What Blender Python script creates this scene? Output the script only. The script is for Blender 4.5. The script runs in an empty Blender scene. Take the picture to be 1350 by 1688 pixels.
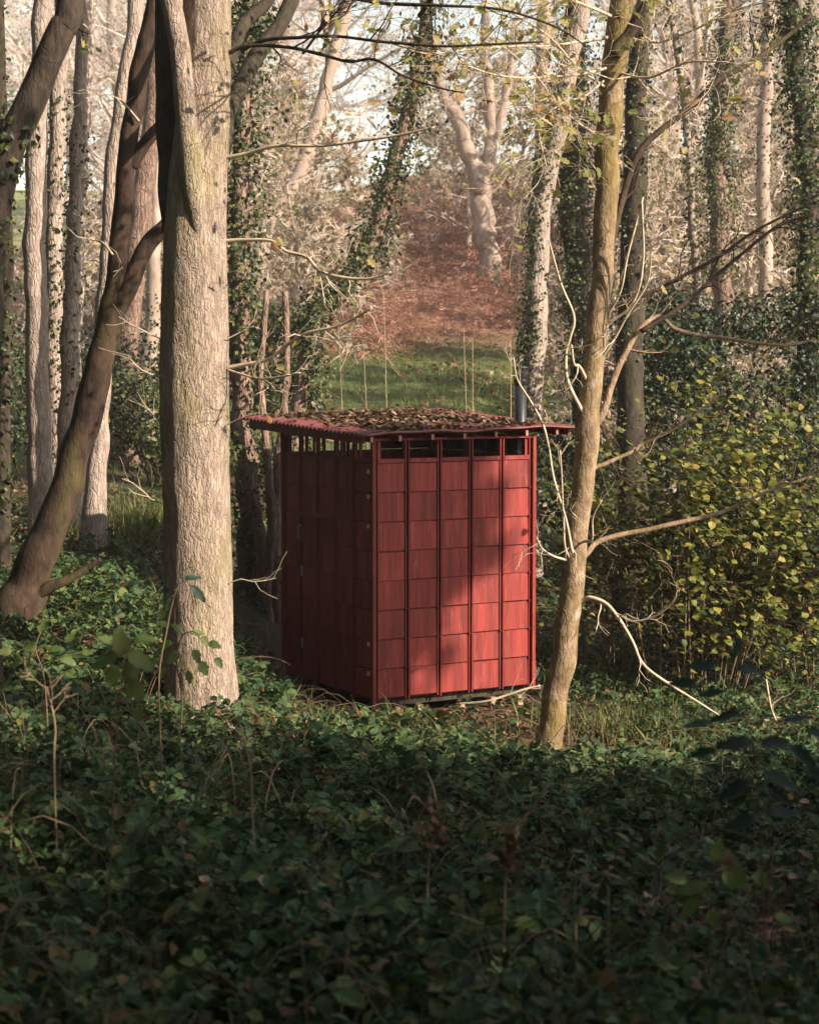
import bpy, math, random
import numpy as np
from mathutils import Vector, Matrix, noise

# ------------------------------------------------------------------ camera, sky, sun, exposure
SC = bpy.context.scene
COL = SC.collection
F_PX, HZ = 3160.0, 605.0                 # focal length and horizon row in photo pixels (1350 x 1688)
CZ = 3.2
PITCH = math.atan((844 - HZ) / F_PX)
cam_d = bpy.data.cameras.new("camera")
cam = bpy.data.objects.new("camera", cam_d); COL.objects.link(cam); SC.camera = cam
cam.location = (0, 0, CZ)
cam.rotation_euler = (math.pi / 2 - PITCH, 0, 0)
cam_d.sensor_fit = 'VERTICAL'; cam_d.sensor_height = 36.0; cam_d.sensor_width = 36.0
cam_d.lens = F_PX / 1688 * 36.0
cam_d.clip_start = 0.1; cam_d.clip_end = 2000
cam_d.dof.use_dof = True; cam_d.dof.focus_distance = 16.8; cam_d.dof.aperture_fstop = 3.6

SUN_AZ, SUN_EL = math.radians(122), math.radians(27)     # clockwise from +Y
TO_SUN = Vector((math.sin(SUN_AZ) * math.cos(SUN_EL), math.cos(SUN_AZ) * math.cos(SUN_EL), math.sin(SUN_EL)))
world = bpy.data.worlds.new("World"); SC.world = world; world.use_nodes = True
wn = world.node_tree; bg = wn.nodes["Background"]
sky = wn.nodes.new("ShaderNodeTexSky"); sky.sky_type = 'NISHITA'; sky.sun_disc = False
sky.sun_elevation = SUN_EL; sky.sun_rotation = SUN_AZ
sky.air_density = 1.5; sky.dust_density = 1.0; sky.ozone_density = 0.4
sky_mute = wn.nodes.new('ShaderNodeHueSaturation'); sky_mute.inputs['Saturation'].default_value = .5   # sky colour muted so the shade turns less blue
wn.links.new(sky.outputs[0], sky_mute.inputs['Color']); wn.links.new(sky_mute.outputs[0], bg.inputs[0]); bg.inputs[1].default_value = 0.108
sun_d = bpy.data.lights.new("sun", 'SUN'); sun_d.energy = 5.0; sun_d.angle = math.radians(0.55)
sun_d.color = (1.0, 0.86, 0.72)
sun = bpy.data.objects.new("sun", sun_d); COL.objects.link(sun)
sun.rotation_euler = (-TO_SUN).to_track_quat('-Z', 'Y').to_euler(); sun.location = (20, -20, 30)
SC.view_settings.view_transform = 'Standard'; SC.view_settings.look = 'None'
SC.view_settings.exposure = 1.06; SC.view_settings.gamma = 1.0
SC.view_settings.use_curve_mapping = False
SC.cycles.use_denoising = True
SC.cycles.max_bounces = 6; SC.cycles.transparent_max_bounces = 6
SC.cycles.diffuse_bounces = 3; SC.cycles.glossy_bounces = 2; SC.cycles.transmission_bounces = 3

random.seed(5)
RNG = np.random.default_rng(11)

def P(px, py, Y):
    """photo pixel + distance in front of the camera -> point in the world"""
    x = (px - 675) / F_PX; y = -(py - 844) / F_PX
    c, s = math.cos(PITCH), math.sin(PITCH)
    d = Vector((x, c + y * s, -s + y * c))
    return Vector((0, 0, CZ)) + d * (Y / d.y)

# ------------------------------------------------------------------ terrain height
YK = [-60, 0, 4, 8, 12, 14, 16, 17, 19, 22, 26, 30, 35, 42, 50, 58, 75, 90, 110, 150, 900]
ZC = [2.0, 1.6, 1.15, .74, .38, .22, .05, 0, 0, .35, 1.15, 2.0, 2.75, 3.35, 5.0, 6.9, 10.2, 12.0, 12.4, 12.0, 10]
ZL = [2.2, 1.75, 1.3, 1.0, .85, .88, 1.0, 1.05, 1.1, 1.4, 1.75, 2.15, 2.75, 3.35, 4.6, 6.0, 9.2, 11.6, 12.4, 12.0, 10]
ZR = [1.8, 1.5, 1.05, .62, .28, .13, 0, -.06, -.1, .05, .5, 1.2, 2.1, 3.2, 5.0, 6.9, 10.2, 12.0, 12.4, 12.0, 10]
_yy = np.linspace(-60, 900, 9601)
def _smooth(z):
    v = np.interp(_yy, YK, z); k = np.hanning(17); k /= k.sum()
    return np.convolve(np.pad(v, 8, mode='edge'), k, mode='valid')
_zc, _zl, _zr = _smooth(ZC), _smooth(ZL), _smooth(ZR)
def sst(a, b, x):
    t = np.clip((x - a) / (b - a), 0, 1); return t * t * (3 - 2 * t)
def GZ(x, y):
    x = np.asarray(x, float); y = np.asarray(y, float)
    c = np.interp(y, _yy, _zc); l = np.interp(y, _yy, _zl); r = np.interp(y, _yy, _zr)
    wl = sst(-.6, -2.8, x); wr = sst(.8, 2.8, x)
    z = c * (1 - wl - wr) + l * wl + r * wr
    near = sst(0.6, 2.2, np.hypot(x - 0.1, y - 18.2))
    z = z + near * (0.05 * np.sin(x * 1.3 + y * .7) * np.sin(y * 1.1 - x * .5) + .03 * np.sin(x * 3.1 + 1) * np.sin(y * 2.3))
    far = sst(40, 70, y)
    return z + far * (.7 * np.sin(x * .09 + .6) + .4 * np.sin(x * .21 + y * .13))

# ------------------------------------------------------------------ tags and object helpers
def tag(o, label=None, cat=None, group=None, kind=None):
    if label: o["label"] = label
    if cat: o["category"] = cat
    if group: o["group"] = group
    if kind: o["kind"] = kind
    return o
def empty(name, loc=(0, 0, 0), rz=0):
    o = bpy.data.objects.new(name, None); COL.objects.link(o)
    o.location = loc; o.rotation_euler = (0, 0, rz); o.empty_display_size = .2
    return o
def link(name, me, mat, parent=None, world_space=False):
    o = bpy.data.objects.new(name, me); COL.objects.link(o)
    if mat is not None and not me.materials:
        me.materials.append(mat)
    if parent is not None:
        o.parent = parent
        if world_space:      # mesh was written in world coordinates
            o.matrix_parent_inverse = Matrix.LocRotScale(parent.location, parent.rotation_euler, parent.scale).inverted()
    return o
def np_mesh(name, V, tris=None, quads=None, smooth=False):
    me = bpy.data.meshes.new(name)
    V = np.asarray(V, np.float32)
    parts, starts, off = [], [], 0
    for F, k in ((tris, 3), (quads, 4)):
        if F is not None and len(F):
            F = np.asarray(F, np.int32); parts.append(F.ravel())
            starts.append(off + np.arange(len(F)) * k); off += F.size
    idx = np.concatenate(parts); st = np.concatenate(starts).astype(np.int32)
    me.vertices.add(len(V)); me.vertices.foreach_set("co", V.ravel())
    me.loops.add(len(idx)); me.loops.foreach_set("vertex_index", idx)
    me.polygons.add(len(st)); me.polygons.foreach_set("loop_start", st)
    me.update(calc_edges=True)
    me.polygons.foreach_set("use_smooth", np.full(len(st), bool(smooth)))
    return me

class MB:
    """collects tubes and boxes into ONE mesh"""
    def __init__(s): s.v = []; s.q = []; s.t = []
    def tube(s, pts, rad, sides=6, cap=True):
        n = len(pts); base = len(s.v)
        pts = [Vector(p) for p in pts]
        t0 = (pts[1] - pts[0]).normalized()
        u = t0.orthogonal().normalized()
        for i, p in enumerate(pts):
            t = (pts[min(i + 1, n - 1)] - pts[max(i - 1, 0)])
            if t.length < 1e-9: t = t0
            t.normalize()
            u = u - t * u.dot(t)
            if u.length < 1e-6: u = t.orthogonal()
            u.normalize(); w = t.cross(u); r = rad[i]
            for k in range(sides):
                a = 2 * math.pi * k / sides
                q = p + (u * math.cos(a) + w * math.sin(a)) * r
                s.v.append((q.x, q.y, q.z))
        for i in range(n - 1):
            for k in range(sides):
                a = base + i * sides + k; b = base + i * sides + (k + 1) % sides
                s.q.append((a, b, b + sides, a + sides))
        if cap:
            for row, flip in ((0, True), (n - 1, False)):
                o = base + row * sides
                for k in range(1, sides - 1):
                    s.t.append((o, o + k + 1, o + k) if flip else (o, o + k, o + k + 1))
    def box(s, lo, hi):
        b = len(s.v); (x0, y0, z0), (x1, y1, z1) = lo, hi
        s.v += [(x0, y0, z0), (x1, y0, z0), (x1, y1, z0), (x0, y1, z0), (x0, y0, z1), (x1, y0, z1), (x1, y1, z1), (x0, y1, z1)]
        for f in ((0, 3, 2, 1), (4, 5, 6, 7), (0, 1, 5, 4), (1, 2, 6, 5), (2, 3, 7, 6), (3, 0, 4, 7)):
            s.q.append(tuple(b + i for i in f))
    def mesh(s, name, smooth=True): return np_mesh(name, s.v, s.t, s.q, smooth)
    def build(s, name, mat, parent=None, smooth=True, world_space=False):
        return link(name, s.mesh(name, smooth), mat, parent, world_space)

# ------------------------------------------------------------------ materials
def new_mat(name):
    m = bpy.data.materials.new(name); m.use_nodes = True
    nt = m.node_tree; nt.nodes.clear()
    out = nt.nodes.new("ShaderNodeOutputMaterial"); b = nt.nodes.new("ShaderNodeBsdfPrincipled")
    nt.links.new(b.outputs[0], out.inputs[0])
    return m, nt, b, out
def N(nt, t, **kw):
    n = nt.nodes.new(t)
    for k, v in kw.items():
        if k.startswith('i_'): n.inputs[int(k[2:]) if k[2:].isdigit() else k[2:]].default_value = v
        else: setattr(n, k, v)
    return n
def ramp(nt, stops, interp='LINEAR'):
    r = nt.nodes.new("ShaderNodeValToRGB"); r.color_ramp.interpolation = interp
    e = r.color_ramp.elements
    while len(e) < len(stops): e.new(.5)
    for el, (p, c) in zip(e, stops): el.position = p; el.color = (*c, 1)
    return r
def noise_tex(nt, scale, detail=4, rough=.55, vec=None, mapping=None):
    n = nt.nodes.new("ShaderNodeTexNoise"); n.inputs["Scale"].default_value = scale
    n.inputs["Detail"].default_value = detail; n.inputs["Roughness"].default_value = rough
    tc = nt.nodes.new("ShaderNodeTexCoord"); src = tc.outputs["Object"]
    if mapping:
        mp = nt.nodes.new("ShaderNodeMapping"); mp.inputs["Scale"].default_value = mapping
        nt.links.new(src, mp.inputs[0]); src = mp.outputs[0]
    nt.links.new(src, n.inputs["Vector"])
    return n
def mixc(nt, fac, a, b, mode='MIX'):
    m = nt.nodes.new("ShaderNodeMix"); m.data_type = 'RGBA'; m.blend_type = mode
    for sock, val in ((m.inputs[0], fac), (m.inputs[6], a), (m.inputs[7], b)):
        if hasattr(val, 'is_linked') or hasattr(val, 'links'): nt.links.new(val, sock)
        elif isinstance(val, tuple): sock.default_value = (*val, 1)
        else: sock.default_value = val
    return m.outputs[2]

def bark_mat(name, dark, light, moss=(.10, .12, .03), moss_amt=.35, sc=1.0, rough=.9, bump=.6, furrow=(22, 22, 3.2), lichen=None, crack=16, crack_amt=.5, crack_z=.24):
    m, nt, b, out = new_mat(name)
    n1 = noise_tex(nt, 1.0 * sc, 6, .62, mapping=furrow)
    r1 = ramp(nt, [(.32, dark), (.66, light)]); nt.links.new(n1.outputs[0], r1.inputs[0])
    n3 = noise_tex(nt, 3.5, 5, .6)
    r3 = ramp(nt, [(.3, (.72, .72, .72)), (.7, (1.18, 1.14, 1.1))]); nt.links.new(n3.outputs[0], r3.inputs[0])
    c = mixc(nt, .8, r1.outputs[0], r3.outputs[0], 'MULTIPLY')
    n2 = noise_tex(nt, 2.1, 6, .65, mapping=(1, 1, .45))
    r2 = ramp(nt, [(.62 - moss_amt * .35, (0, 0, 0)), (.78 - moss_amt * .2, (1, 1, 1))]); nt.links.new(n2.outputs[0], r2.inputs[0])
    mm = N(nt, "ShaderNodeMath", operation='MULTIPLY'); mm.inputs[1].default_value = min(1, moss_amt * 1.6)
    nt.links.new(r2.outputs[0], mm.inputs[0])
    c = mixc(nt, mm.outputs[0], c, moss)
    if lichen:
        n5 = noise_tex(nt, 7, 3, .6); r5 = ramp(nt, [(.60, (0, 0, 0)), (.72, (.7, .7, .7))]); nt.links.new(n5.outputs[0], r5.inputs[0])
        c = mixc(nt, r5.outputs[0], c, lichen)
    nt.links.new(c, b.inputs["Base Color"])
    b.inputs["Roughness"].default_value = rough; b.inputs["Specular IOR Level"].default_value = .25
    bp = nt.nodes.new("ShaderNodeBump"); bp.inputs["Strength"].default_value = bump; bp.inputs["Distance"].default_value = .02
    vo = nt.nodes.new("ShaderNodeTexVoronoi"); vo.feature = 'DISTANCE_TO_EDGE'; vo.inputs["Scale"].default_value = crack
    tcv = nt.nodes.new("ShaderNodeTexCoord"); mpv = nt.nodes.new("ShaderNodeMapping"); mpv.inputs["Scale"].default_value = (1, 1, crack_z)
    nw = noise_tex(nt, 9, 3, .6); vm = N(nt, "ShaderNodeVectorMath", operation='MULTIPLY_ADD'); vm.inputs[1].default_value = (.07, .07, .10)
    nt.links.new(nw.outputs[1], vm.inputs[0]); nt.links.new(tcv.outputs["Object"], vm.inputs[2])
    nt.links.new(vm.outputs[0], mpv.inputs[0]); nt.links.new(mpv.outputs[0], vo.inputs["Vector"])
    rv = ramp(nt, [(0, (0, 0, 0)), (.16, (1, 1, 1))]); nt.links.new(vo.outputs["Distance"], rv.inputs[0])
    hm = N(nt, "ShaderNodeMath", operation='MULTIPLY_ADD'); hm.inputs[1].default_value = crack_amt
    nt.links.new(rv.outputs[0], hm.inputs[0]); nt.links.new(n1.outputs[0], hm.inputs[2])
    nt.links.new(hm.outputs[0], bp.inputs["Height"]); nt.links.new(bp.outputs[0], b.inputs["Normal"])
    cc = mixc(nt, rv.outputs[0], tuple(x * .7 for x in dark), c)
    c2 = mixc(nt, min(1, crack_amt), c, cc); nt.links.new(c2, b.inputs["Base Color"])
    return m
def leaf_mat(name, stops, trans=.3, rough=.5, spec=.35):
    m, nt, b, out = new_mat(name)
    g = nt.nodes.new("ShaderNodeNewGeometry")
    r = ramp(nt, stops); nt.links.new(g.outputs["Random Per Island"], r.inputs[0])
    n = noise_tex(nt, 1.3, 3, .6)
    rr = ramp(nt, [(.3, (.68, .72, .7)), (.7, (1.25, 1.2, 1.1))]); nt.links.new(n.outputs[0], rr.inputs[0])
    c = mixc(nt, .7, r.outputs[0], rr.outputs[0], 'MULTIPLY')
    nt.links.new(c, b.inputs["Base Color"])
    b.inputs["Roughness"].default_value = rough; b.inputs["Specular IOR Level"].default_value = spec
    if trans > 0:
        t = nt.nodes.new("ShaderNodeBsdfTranslucent"); nt.links.new(c, t.inputs[0])
        mx = nt.nodes.new("ShaderNodeMixShader"); mx.inputs[0].default_value = trans
        nt.links.new(b.outputs[0], mx.inputs[1]); nt.links.new(t.outputs[0], mx.inputs[2])
        nt.links.new(mx.outputs[0], out.inputs[0])
    return m
def leaf_mat_obj(name, stops, trans=.3):
    """leaf that is an object of its own: colour from the object's random number"""
    m = leaf_mat(name, stops, trans)
    nt = m.node_tree
    g = [n for n in nt.nodes if n.bl_idname == "ShaderNodeNewGeometry"][0]
    r = [l.to_node for l in g.outputs["Random Per Island"].links][0]
    oi = nt.nodes.new("ShaderNodeObjectInfo"); nt.links.new(oi.outputs["Random"], r.inputs[0])
    return m
def flat_mat(name, col, rough=.7, spec=.3, metal=0, var=.25, vs=12):
    m, nt, b, out = new_mat(name)
    n = noise_tex(nt, vs, 4, .6)
    r = ramp(nt, [(.3, tuple(x * (1 - var) for x in col)), (.7, tuple(x * (1 + var) for x in col))])
    nt.links.new(n.outputs[0], r.inputs[0]); nt.links.new(r.outputs[0], b.inputs["Base Color"])
    b.inputs["Roughness"].default_value = rough; b.inputs["Specular IOR Level"].default_value = spec; b.inputs["Metallic"].default_value = metal
    return m

def red_wood(name, dark, light, stain=True):
    m, nt, b, out = new_mat(name)
    oi = nt.nodes.new("ShaderNodeObjectInfo")
    tc = nt.nodes.new("ShaderNodeTexCoord")
    mp = nt.nodes.new("ShaderNodeMapping"); mp.inputs["Scale"].default_value = (70, 70, 2.2)
    add = N(nt, "ShaderNodeVectorMath", operation='ADD')
    comb = nt.nodes.new("ShaderNodeCombineXYZ")
    mu = N(nt, "ShaderNodeMath", operation='MULTIPLY'); mu.inputs[1].default_value = 37.0
    nt.links.new(oi.outputs["Random"], mu.inputs[0])
    for i in range(3): nt.links.new(mu.outputs[0], comb.inputs[i])
    nt.links.new(tc.outputs["Object"], add.inputs[0]); nt.links.new(comb.outputs[0], add.inputs[1])
    nt.links.new(add.outputs[0], mp.inputs[0])
    g = nt.nodes.new("ShaderNodeTexNoise"); g.inputs["Scale"].default_value = 1; g.inputs["Detail"].default_value = 5; g.inputs["Roughness"].default_value = .65
    nt.links.new(mp.outputs[0], g.inputs["Vector"])
    r = ramp(nt, [(.28, dark), (.62, light)]); nt.links.new(g.outputs[0], r.inputs[0])
    # wide boards with their own tone
    mp2 = nt.nodes.new("ShaderNodeMapping"); mp2.inputs["Scale"].default_value = (11, 11, .35)
    nt.links.new(add.outputs[0], mp2.inputs[0])
    g2 = nt.nodes.new("ShaderNodeTexNoise"); g2.inputs["Scale"].default_value = 1; g2.inputs["Detail"].default_value = 2
    nt.links.new(mp2.outputs[0], g2.inputs["Vector"])
    r2 = ramp(nt, [(.32, (.62, .58, .58)), (.66, (1.15, 1.12, 1.12))]); nt.links.new(g2.outputs[0], r2.inputs[0])
    c = mixc(nt, .9, r.outputs[0], r2.outputs[0], 'MULTIPLY')
    r3 = ramp(nt, [(0, (.80, .76, .76)), (1, (1.12, 1.14, 1.12))]); nt.links.new(oi.outputs["Random"], r3.inputs[0])
    c = mixc(nt, 1.0, c, r3.outputs[0], 'MULTIPLY')
    g4 = nt.nodes.new("ShaderNodeTexNoise"); g4.inputs["Scale"].default_value = 1; g4.inputs["Detail"].default_value = 5; g4.inputs["Roughness"].default_value = .7
    mp4 = nt.nodes.new("ShaderNodeMapping"); mp4.inputs["Scale"].default_value = (16, 16, 3.2); nt.links.new(add.outputs[0], mp4.inputs[0]); nt.links.new(mp4.outputs[0], g4.inputs["Vector"])
    r4 = ramp(nt, [(.56, (0, 0, 0)), (.74, (.55, .55, .55))]); nt.links.new(g4.outputs[0], r4.inputs[0])
    c = mixc(nt, r4.outputs[0], c, tuple(min(1, x * 1.35 + .045) for x in light))      # faded streaks
    r5 = ramp(nt, [(.26, (.6, .6, .6)), (.42, (0, 0, 0))]); nt.links.new(g4.outputs[0], r5.inputs[0])
    c = mixc(nt, r5.outputs[0], c, (.07, .022, .014))                                    # damp dark runs
    nt.links.new(c, b.inputs["Base Color"])
    b.inputs["Roughness"].default_value = .62; b.inputs["Specular IOR Level"].default_value = .3
    bp = nt.nodes.new("ShaderNodeBump"); bp.inputs["Strength"].default_value = .25; bp.inputs["Distance"].default_value = .004
    nt.links.new(g.outputs[0], bp.inputs["Height"]); nt.links.new(bp.outputs[0], b.inputs["Normal"])
    return m

M = {}
M['oak'] = bark_mat('oak_bark', (.22, .16, .12), (.47, .375, .30), (.24, .215, .075), .42, furrow=(30, 30, 8), bump=.8, crack=46, crack_amt=.45, crack_z=.14)
M['pale'] = bark_mat('pale_bark', (.26, .20, .165), (.48, .385, .32), (.14, .15, .06), .16, furrow=(30, 30, 9), bump=.8, crack=24, crack_amt=.45)
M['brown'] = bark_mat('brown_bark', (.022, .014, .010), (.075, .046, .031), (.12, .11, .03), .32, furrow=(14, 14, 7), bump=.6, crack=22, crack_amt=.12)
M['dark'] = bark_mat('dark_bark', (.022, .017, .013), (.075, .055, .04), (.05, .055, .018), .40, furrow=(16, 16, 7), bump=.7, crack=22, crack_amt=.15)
M['hazelbark'] = bark_mat('smooth_bark', (.13, .085, .05), (.36, .255, .165), (.16, .12, .025), .50, furrow=(12, 12, 9), bump=.8, crack=26, crack_amt=.16, lichen=(.40, .34, .26))
M['pink'] = bark_mat('pink_bark', (.15, .095, .07), (.34, .235, .18), (.13, .12, .04), .2, furrow=(24, 24, 7), bump=.9, crack=22, crack_amt=.6)
M['far'] = bark_mat('far_bark', (.26, .19, .15), (.46, .36, .29), (.17, .17, .08), .2, furrow=(6, 6, 2), bump=.3, crack=8, crack_amt=.2)
M['twig'] = flat_mat('pale_twig', (.50, .40, .28), .75, .25)
M['fartwig'] = flat_mat('far_twig', (.50, .41, .345), .85, .15, vs=.7, var=.3)
M['stalk'] = flat_mat('dry_stalk', (.36, .26, .16), .8, .2)
M['cane'] = flat_mat('bramble_cane', (.17, .12, .07), .7, .25)
M['ivy'] = leaf_mat('ivy_leaf', [(0, (.016, .028, .010)), (.45, (.035, .055, .015)), (.8, (.085, .105, .028)), (1, (.19, .18, .06))], .2, .5, .35)
M['ever'] = leaf_mat('evergreen_leaf', [(0, (.012, .024, .010)), (.6, (.028, .045, .016)), (1, (.05, .07, .022))], .12, .45, .4)
M['bramble'] = leaf_mat('bramble_leaf', [(0, (.024, .048, .02)), (.4, (.048, .088, .034)), (.75, (.078, .13, .045)), (.92, (.13, .165, .05)), (.96, (.16, .12, .04)), (1, (.20, .10, .05))], .22, .62, .22)
M['hazel'] = leaf_mat('hazel_leaf', [(0, (.03, .048, .012)), (.4, (.075, .095, .018)), (.75, (.19, .185, .035)), (.95, (.30, .25, .06)), (1, (.28, .15, .06))], .28, .55, .3)
M['hazel_obj'] = leaf_mat_obj('hazel_leaf_big', [(0, (.07, .10, .02)), (.45, (.16, .18, .03)), (.85, (.30, .27, .06)), (1, (.28, .18, .06))], .3)
M['sapling'] = leaf_mat_obj('sapling_leaf', [(0, (.09, .15, .035)), (.6, (.15, .21, .06)), (1, (.22, .25, .09))], .4)
M['darksap'] = leaf_mat_obj('dark_sapling_leaf', [(0, (.02, .042, .026)), (1, (.035, .068, .038))], .2)
M['oakleaf'] = leaf_mat('oak_leaf', [(0, (.20, .22, .05)), (.4, (.34, .31, .10)), (.7, (.42, .33, .14)), (.9, (.34, .17, .07)), (1, (.5, .4, .24))], .4, .6, .25)
M['farleaf'] = leaf_mat('far_leaf', [(0, (.22, .20, .10)), (.5, (.38, .31, .20)), (.8, (.42, .29, .21)), (1, (.48, .42, .30))], .4, .7, .15)
M['litter'] = leaf_mat('fallen_leaf', [(0, (.10, .055, .03)), (.5, (.2, .11, .06)), (.85, (.30, .17, .10)), (1, (.42, .28, .18))], .1, .7, .2)
M['rooflitter'] = leaf_mat('roof_leaf', [(0, (.045, .028, .018)), (.5, (.11, .065, .04)), (.85, (.20, .125, .075)), (1, (.34, .22, .13))], .05, .75, .2)
M['bracken'] = leaf_mat('bracken_frond', [(0, (.2, .085, .06)), (.5, (.36, .17, .125)), (.85, (.44, .25, .18)), (1, (.46, .34, .22))], .25, .8, .1)
M['grass'] = leaf_mat('grass_blade', [(0, (.07, .095, .03)), (.6, (.13, .16, .05)), (1, (.28, .25, .12))], .35, .6, .25)
M['mossgrass'] = leaf_mat('rough_grass', [(0, (.06, .08, .022)), (.6, (.13, .155, .045)), (1, (.26, .22, .10))], .35, .6, .25)
M['red'] = red_wood('red_stained_wood', (.12, .012, .009), (.29, .039, .029))
M['red_dark'] = red_wood('red_batten_wood', (.12, .012, .009), (.25, .031, .024))
M['roof'] = flat_mat('red_roof_sheet', (.17, .045, .042), .55, .4, var=.3, vs=9)
M['wood_pale'] = flat_mat('sawn_end_wood', (.34, .14, .11), .7, .3)
M['pipe'] = flat_mat('black_pipe', (.022, .022, .022), .45, .5, var=.2)
M['bolt'] = flat_mat('dark_bolt', (.06, .012, .012), .5, .4)
M['steel'] = flat_mat('dull_steel', (.30, .28, .25), .45, .5, metal=.6)

# ------------------------------------------------------------------ ground sheet
def axis(parts):
    out = []
    for a, b, st in parts: out += list(np.arange(a, b - 1e-6, st))
    out.append(parts[-1][1]); return np.array(out)
gx = axis([(-700, -100, 60), (-100, -40, 8), (-40, -8, 2), (-8, 8, .2), (8, 40, 2), (40, 100, 8), (100, 700, 60)])
gy = axis([(-60, 0, 4), (0, 30, .2), (30, 60, .8), (60, 120, 2.5), (120, 300, 20), (300, 900, 100)])
GX, GY = np.meshgrid(gx, gy)
GV = np.stack([GX.ravel(), GY.ravel(), GZ(GX, GY).ravel()], 1)
nx, ny = len(gx), len(gy)
ii = (np.arange(ny - 1)[:, None] * nx + np.arange(nx - 1)[None]).ravel()
ground_me = np_mesh('ground', GV, None, np.stack([ii, ii + 1, ii + 1 + nx, ii + nx], 1), True)
def ground_mat():
    m, nt, b, out = new_mat('woodland_ground')
    tc = nt.nodes.new("ShaderNodeTexCoord"); sep = nt.nodes.new("ShaderNodeSeparateXYZ")
    nt.links.new(tc.outputs["Object"], sep.inputs[0])
    nA = noise_tex(nt, 5, 6, .7); rA = ramp(nt, [(.3, (.035, .024, .015)), (.55, (.075, .048, .028)), (.75, (.12, .075, .042))]); nt.links.new(nA.outputs[0], rA.inputs[0])
    nB = noise_tex(nt, 1.1, 6, .7); rB = ramp(nt, [(.3, (.07, .09, .028)), (.7, (.12, .15, .05))]); nt.links.new(nB.outputs[0], rB.inputs[0])
    nC = noise_tex(nt, 1.6, 6, .7); rC = ramp(nt, [(.3, (.15, .07, .045)), (.7, (.30, .165, .11))]); nt.links.new(nC.outputs[0], rC.inputs[0])
    nD = noise_tex(nt, .12, 4, .6); rD = ramp(nt, [(.3, (.22, .24, .09)), (.7, (.34, .34, .16))]); nt.links.new(nD.outputs[0], rD.inputs[0])
    wob = noise_tex(nt, .35, 4, .6)
    def band(a, bb, amp):
        ad = N(nt, "ShaderNodeMath", operation='MULTIPLY_ADD'); ad.inputs[1].default_value = amp
        nt.links.new(wob.outputs[0], ad.inputs[0]); nt.links.new(sep.outputs[1], ad.inputs[2])
        mr = nt.nodes.new("ShaderNodeMapRange"); mr.interpolation_type = 'SMOOTHSTEP'
        mr.inputs[1].default_value = a + amp * .5; mr.inputs[2].default_value = bb + amp * .5
        nt.links.new(ad.outputs[0], mr.inputs[0]); return mr.outputs[0]
    c = mixc(nt, band(25, 29, 3), rA.outputs[0], rB.outputs[0])
    c = mixc(nt, band(42, 45, 4), c, rC.outputs[0])
    c = mixc(nt, band(62, 72, 14), c, rD.outputs[0])
    nt.links.new(c, b.inputs["Base Color"]); b.inputs["Roughness"].default_value = .95; b.inputs["Specular IOR Level"].default_value = .15
    bp = nt.nodes.new("ShaderNodeBump"); bp.inputs["Strength"].default_value = .7; bp.inputs["Distance"].default_value = .05
    nt.links.new(nA.outputs[0], bp.inputs["Height"]); nt.links.new(bp.outputs[0], b.inputs["Normal"])
    return m
tag(link('ground', ground_me, ground_mat()), kind='structure')

# ------------------------------------------------------------------ leaf clouds
def leaf_tpl(w=.36, fold=.09, droop=.1, joints=2):
    V = [(0, 0, 0), (0, .36, .02), (0, .7, 0), (0, 1, -droop), (-w, .3, fold), (-w * .86, .64, fold * .6), (w, .3, fold), (w * .86, .64, fold * .6)]
    T = [(0, 6, 1), (0, 1, 4), (1, 6, 7), (1, 7, 2), (1, 2, 5), (1, 5, 4), (2, 7, 3), (2, 3, 5)]
    return np.array(V), np.array(T)
def tri_tpl():
    """bramble leaf: three leaflets on one stalk"""
    V0 = np.array([(0, 0, 0), (-.34, .42, .08), (0, .5, 0), (.34, .42, .08), (0, 1, -.12), (-.24, .75, .03), (.24, .75, .03)])
    T0 = np.array([(0, 2, 1), (0, 3, 2), (1, 2, 5), (2, 3, 6), (2, 4, 5), (2, 6, 4)])
    V, T = [], []
    for k, (ang, sc) in enumerate(((0, 1.0), (1.25, .85), (-1.25, .85))):
        c, s = math.cos(ang), math.sin(ang)
        A = V0 * sc; A = A + np.array([0, .12, 0])
        R = np.stack([A[:, 0] * c - A[:, 1] * s, A[:, 0] * s + A[:, 1] * c, A[:, 2] - .1 * abs(ang) * A[:, 1]], 1)
        V.append(R); T.append(T0 + 7 * k)
    return np.concatenate(V), np.concatenate(T)
def oak_tpl():
    out = [(0, 0), (.10, .18), (.24, .30), (.15, .42), (.34, .56), (.20, .68), (.24, .86), (0, 1)]
    V = [(0, .15, -.01), (0, .5, .02), (0, .8, 0)]
    for x, y in out: V.append((x, y, abs(x) * .25))
    for x, y in out[1:-1]: V.append((-x, y, abs(x) * .25))
    R = list(range(3, 11)); L = [3] + list(range(11, 17)) + [10]
    T = []
    for side, fl in ((R, 0), (L, 1)):
        for i in range(7):
            c = 0 if i < 2 else (1 if i < 5 else 2)
            T.append((c, side[i], side[i + 1]) if not fl else (c, side[i + 1], side[i]))
    T += [(0, side[2], 1) for side in (R,)] + [(1, R[5], 2)] + [(0, 1, L[2]), (1, 2, L[5])]
    return np.array(V), np.array(T)
def blade_tpl():
    V = np.array([(-.03, 0, 0), (.03, 0, 0), (.022, .0, .5), (-.022, .0, .5), (0, .28, 1.0)]); V[2:4, 1] = .08
    return V, np.array([(0, 1, 2), (0, 2, 3), (3, 2, 4)])
def frond_tpl():
    V = [(0, 0, 0), (-.03, .1, .1), (.03, .1, .1)]
    T = []
    for i in range(3):
        y = .15 + .26 * i; w = .30 * (1 - i / 4.0); z = .12 + .35 * y - .3 * y * y
        b = len(V)
        V += [(0, y, z), (0, y + .09, z + .015), (-w, y + .14, z - .05), (w, y + .14, z - .05)]
        T += [(b, b + 1, b + 2), (b, b + 3, b + 1)]
    return np.array(V), np.array(T)
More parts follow.
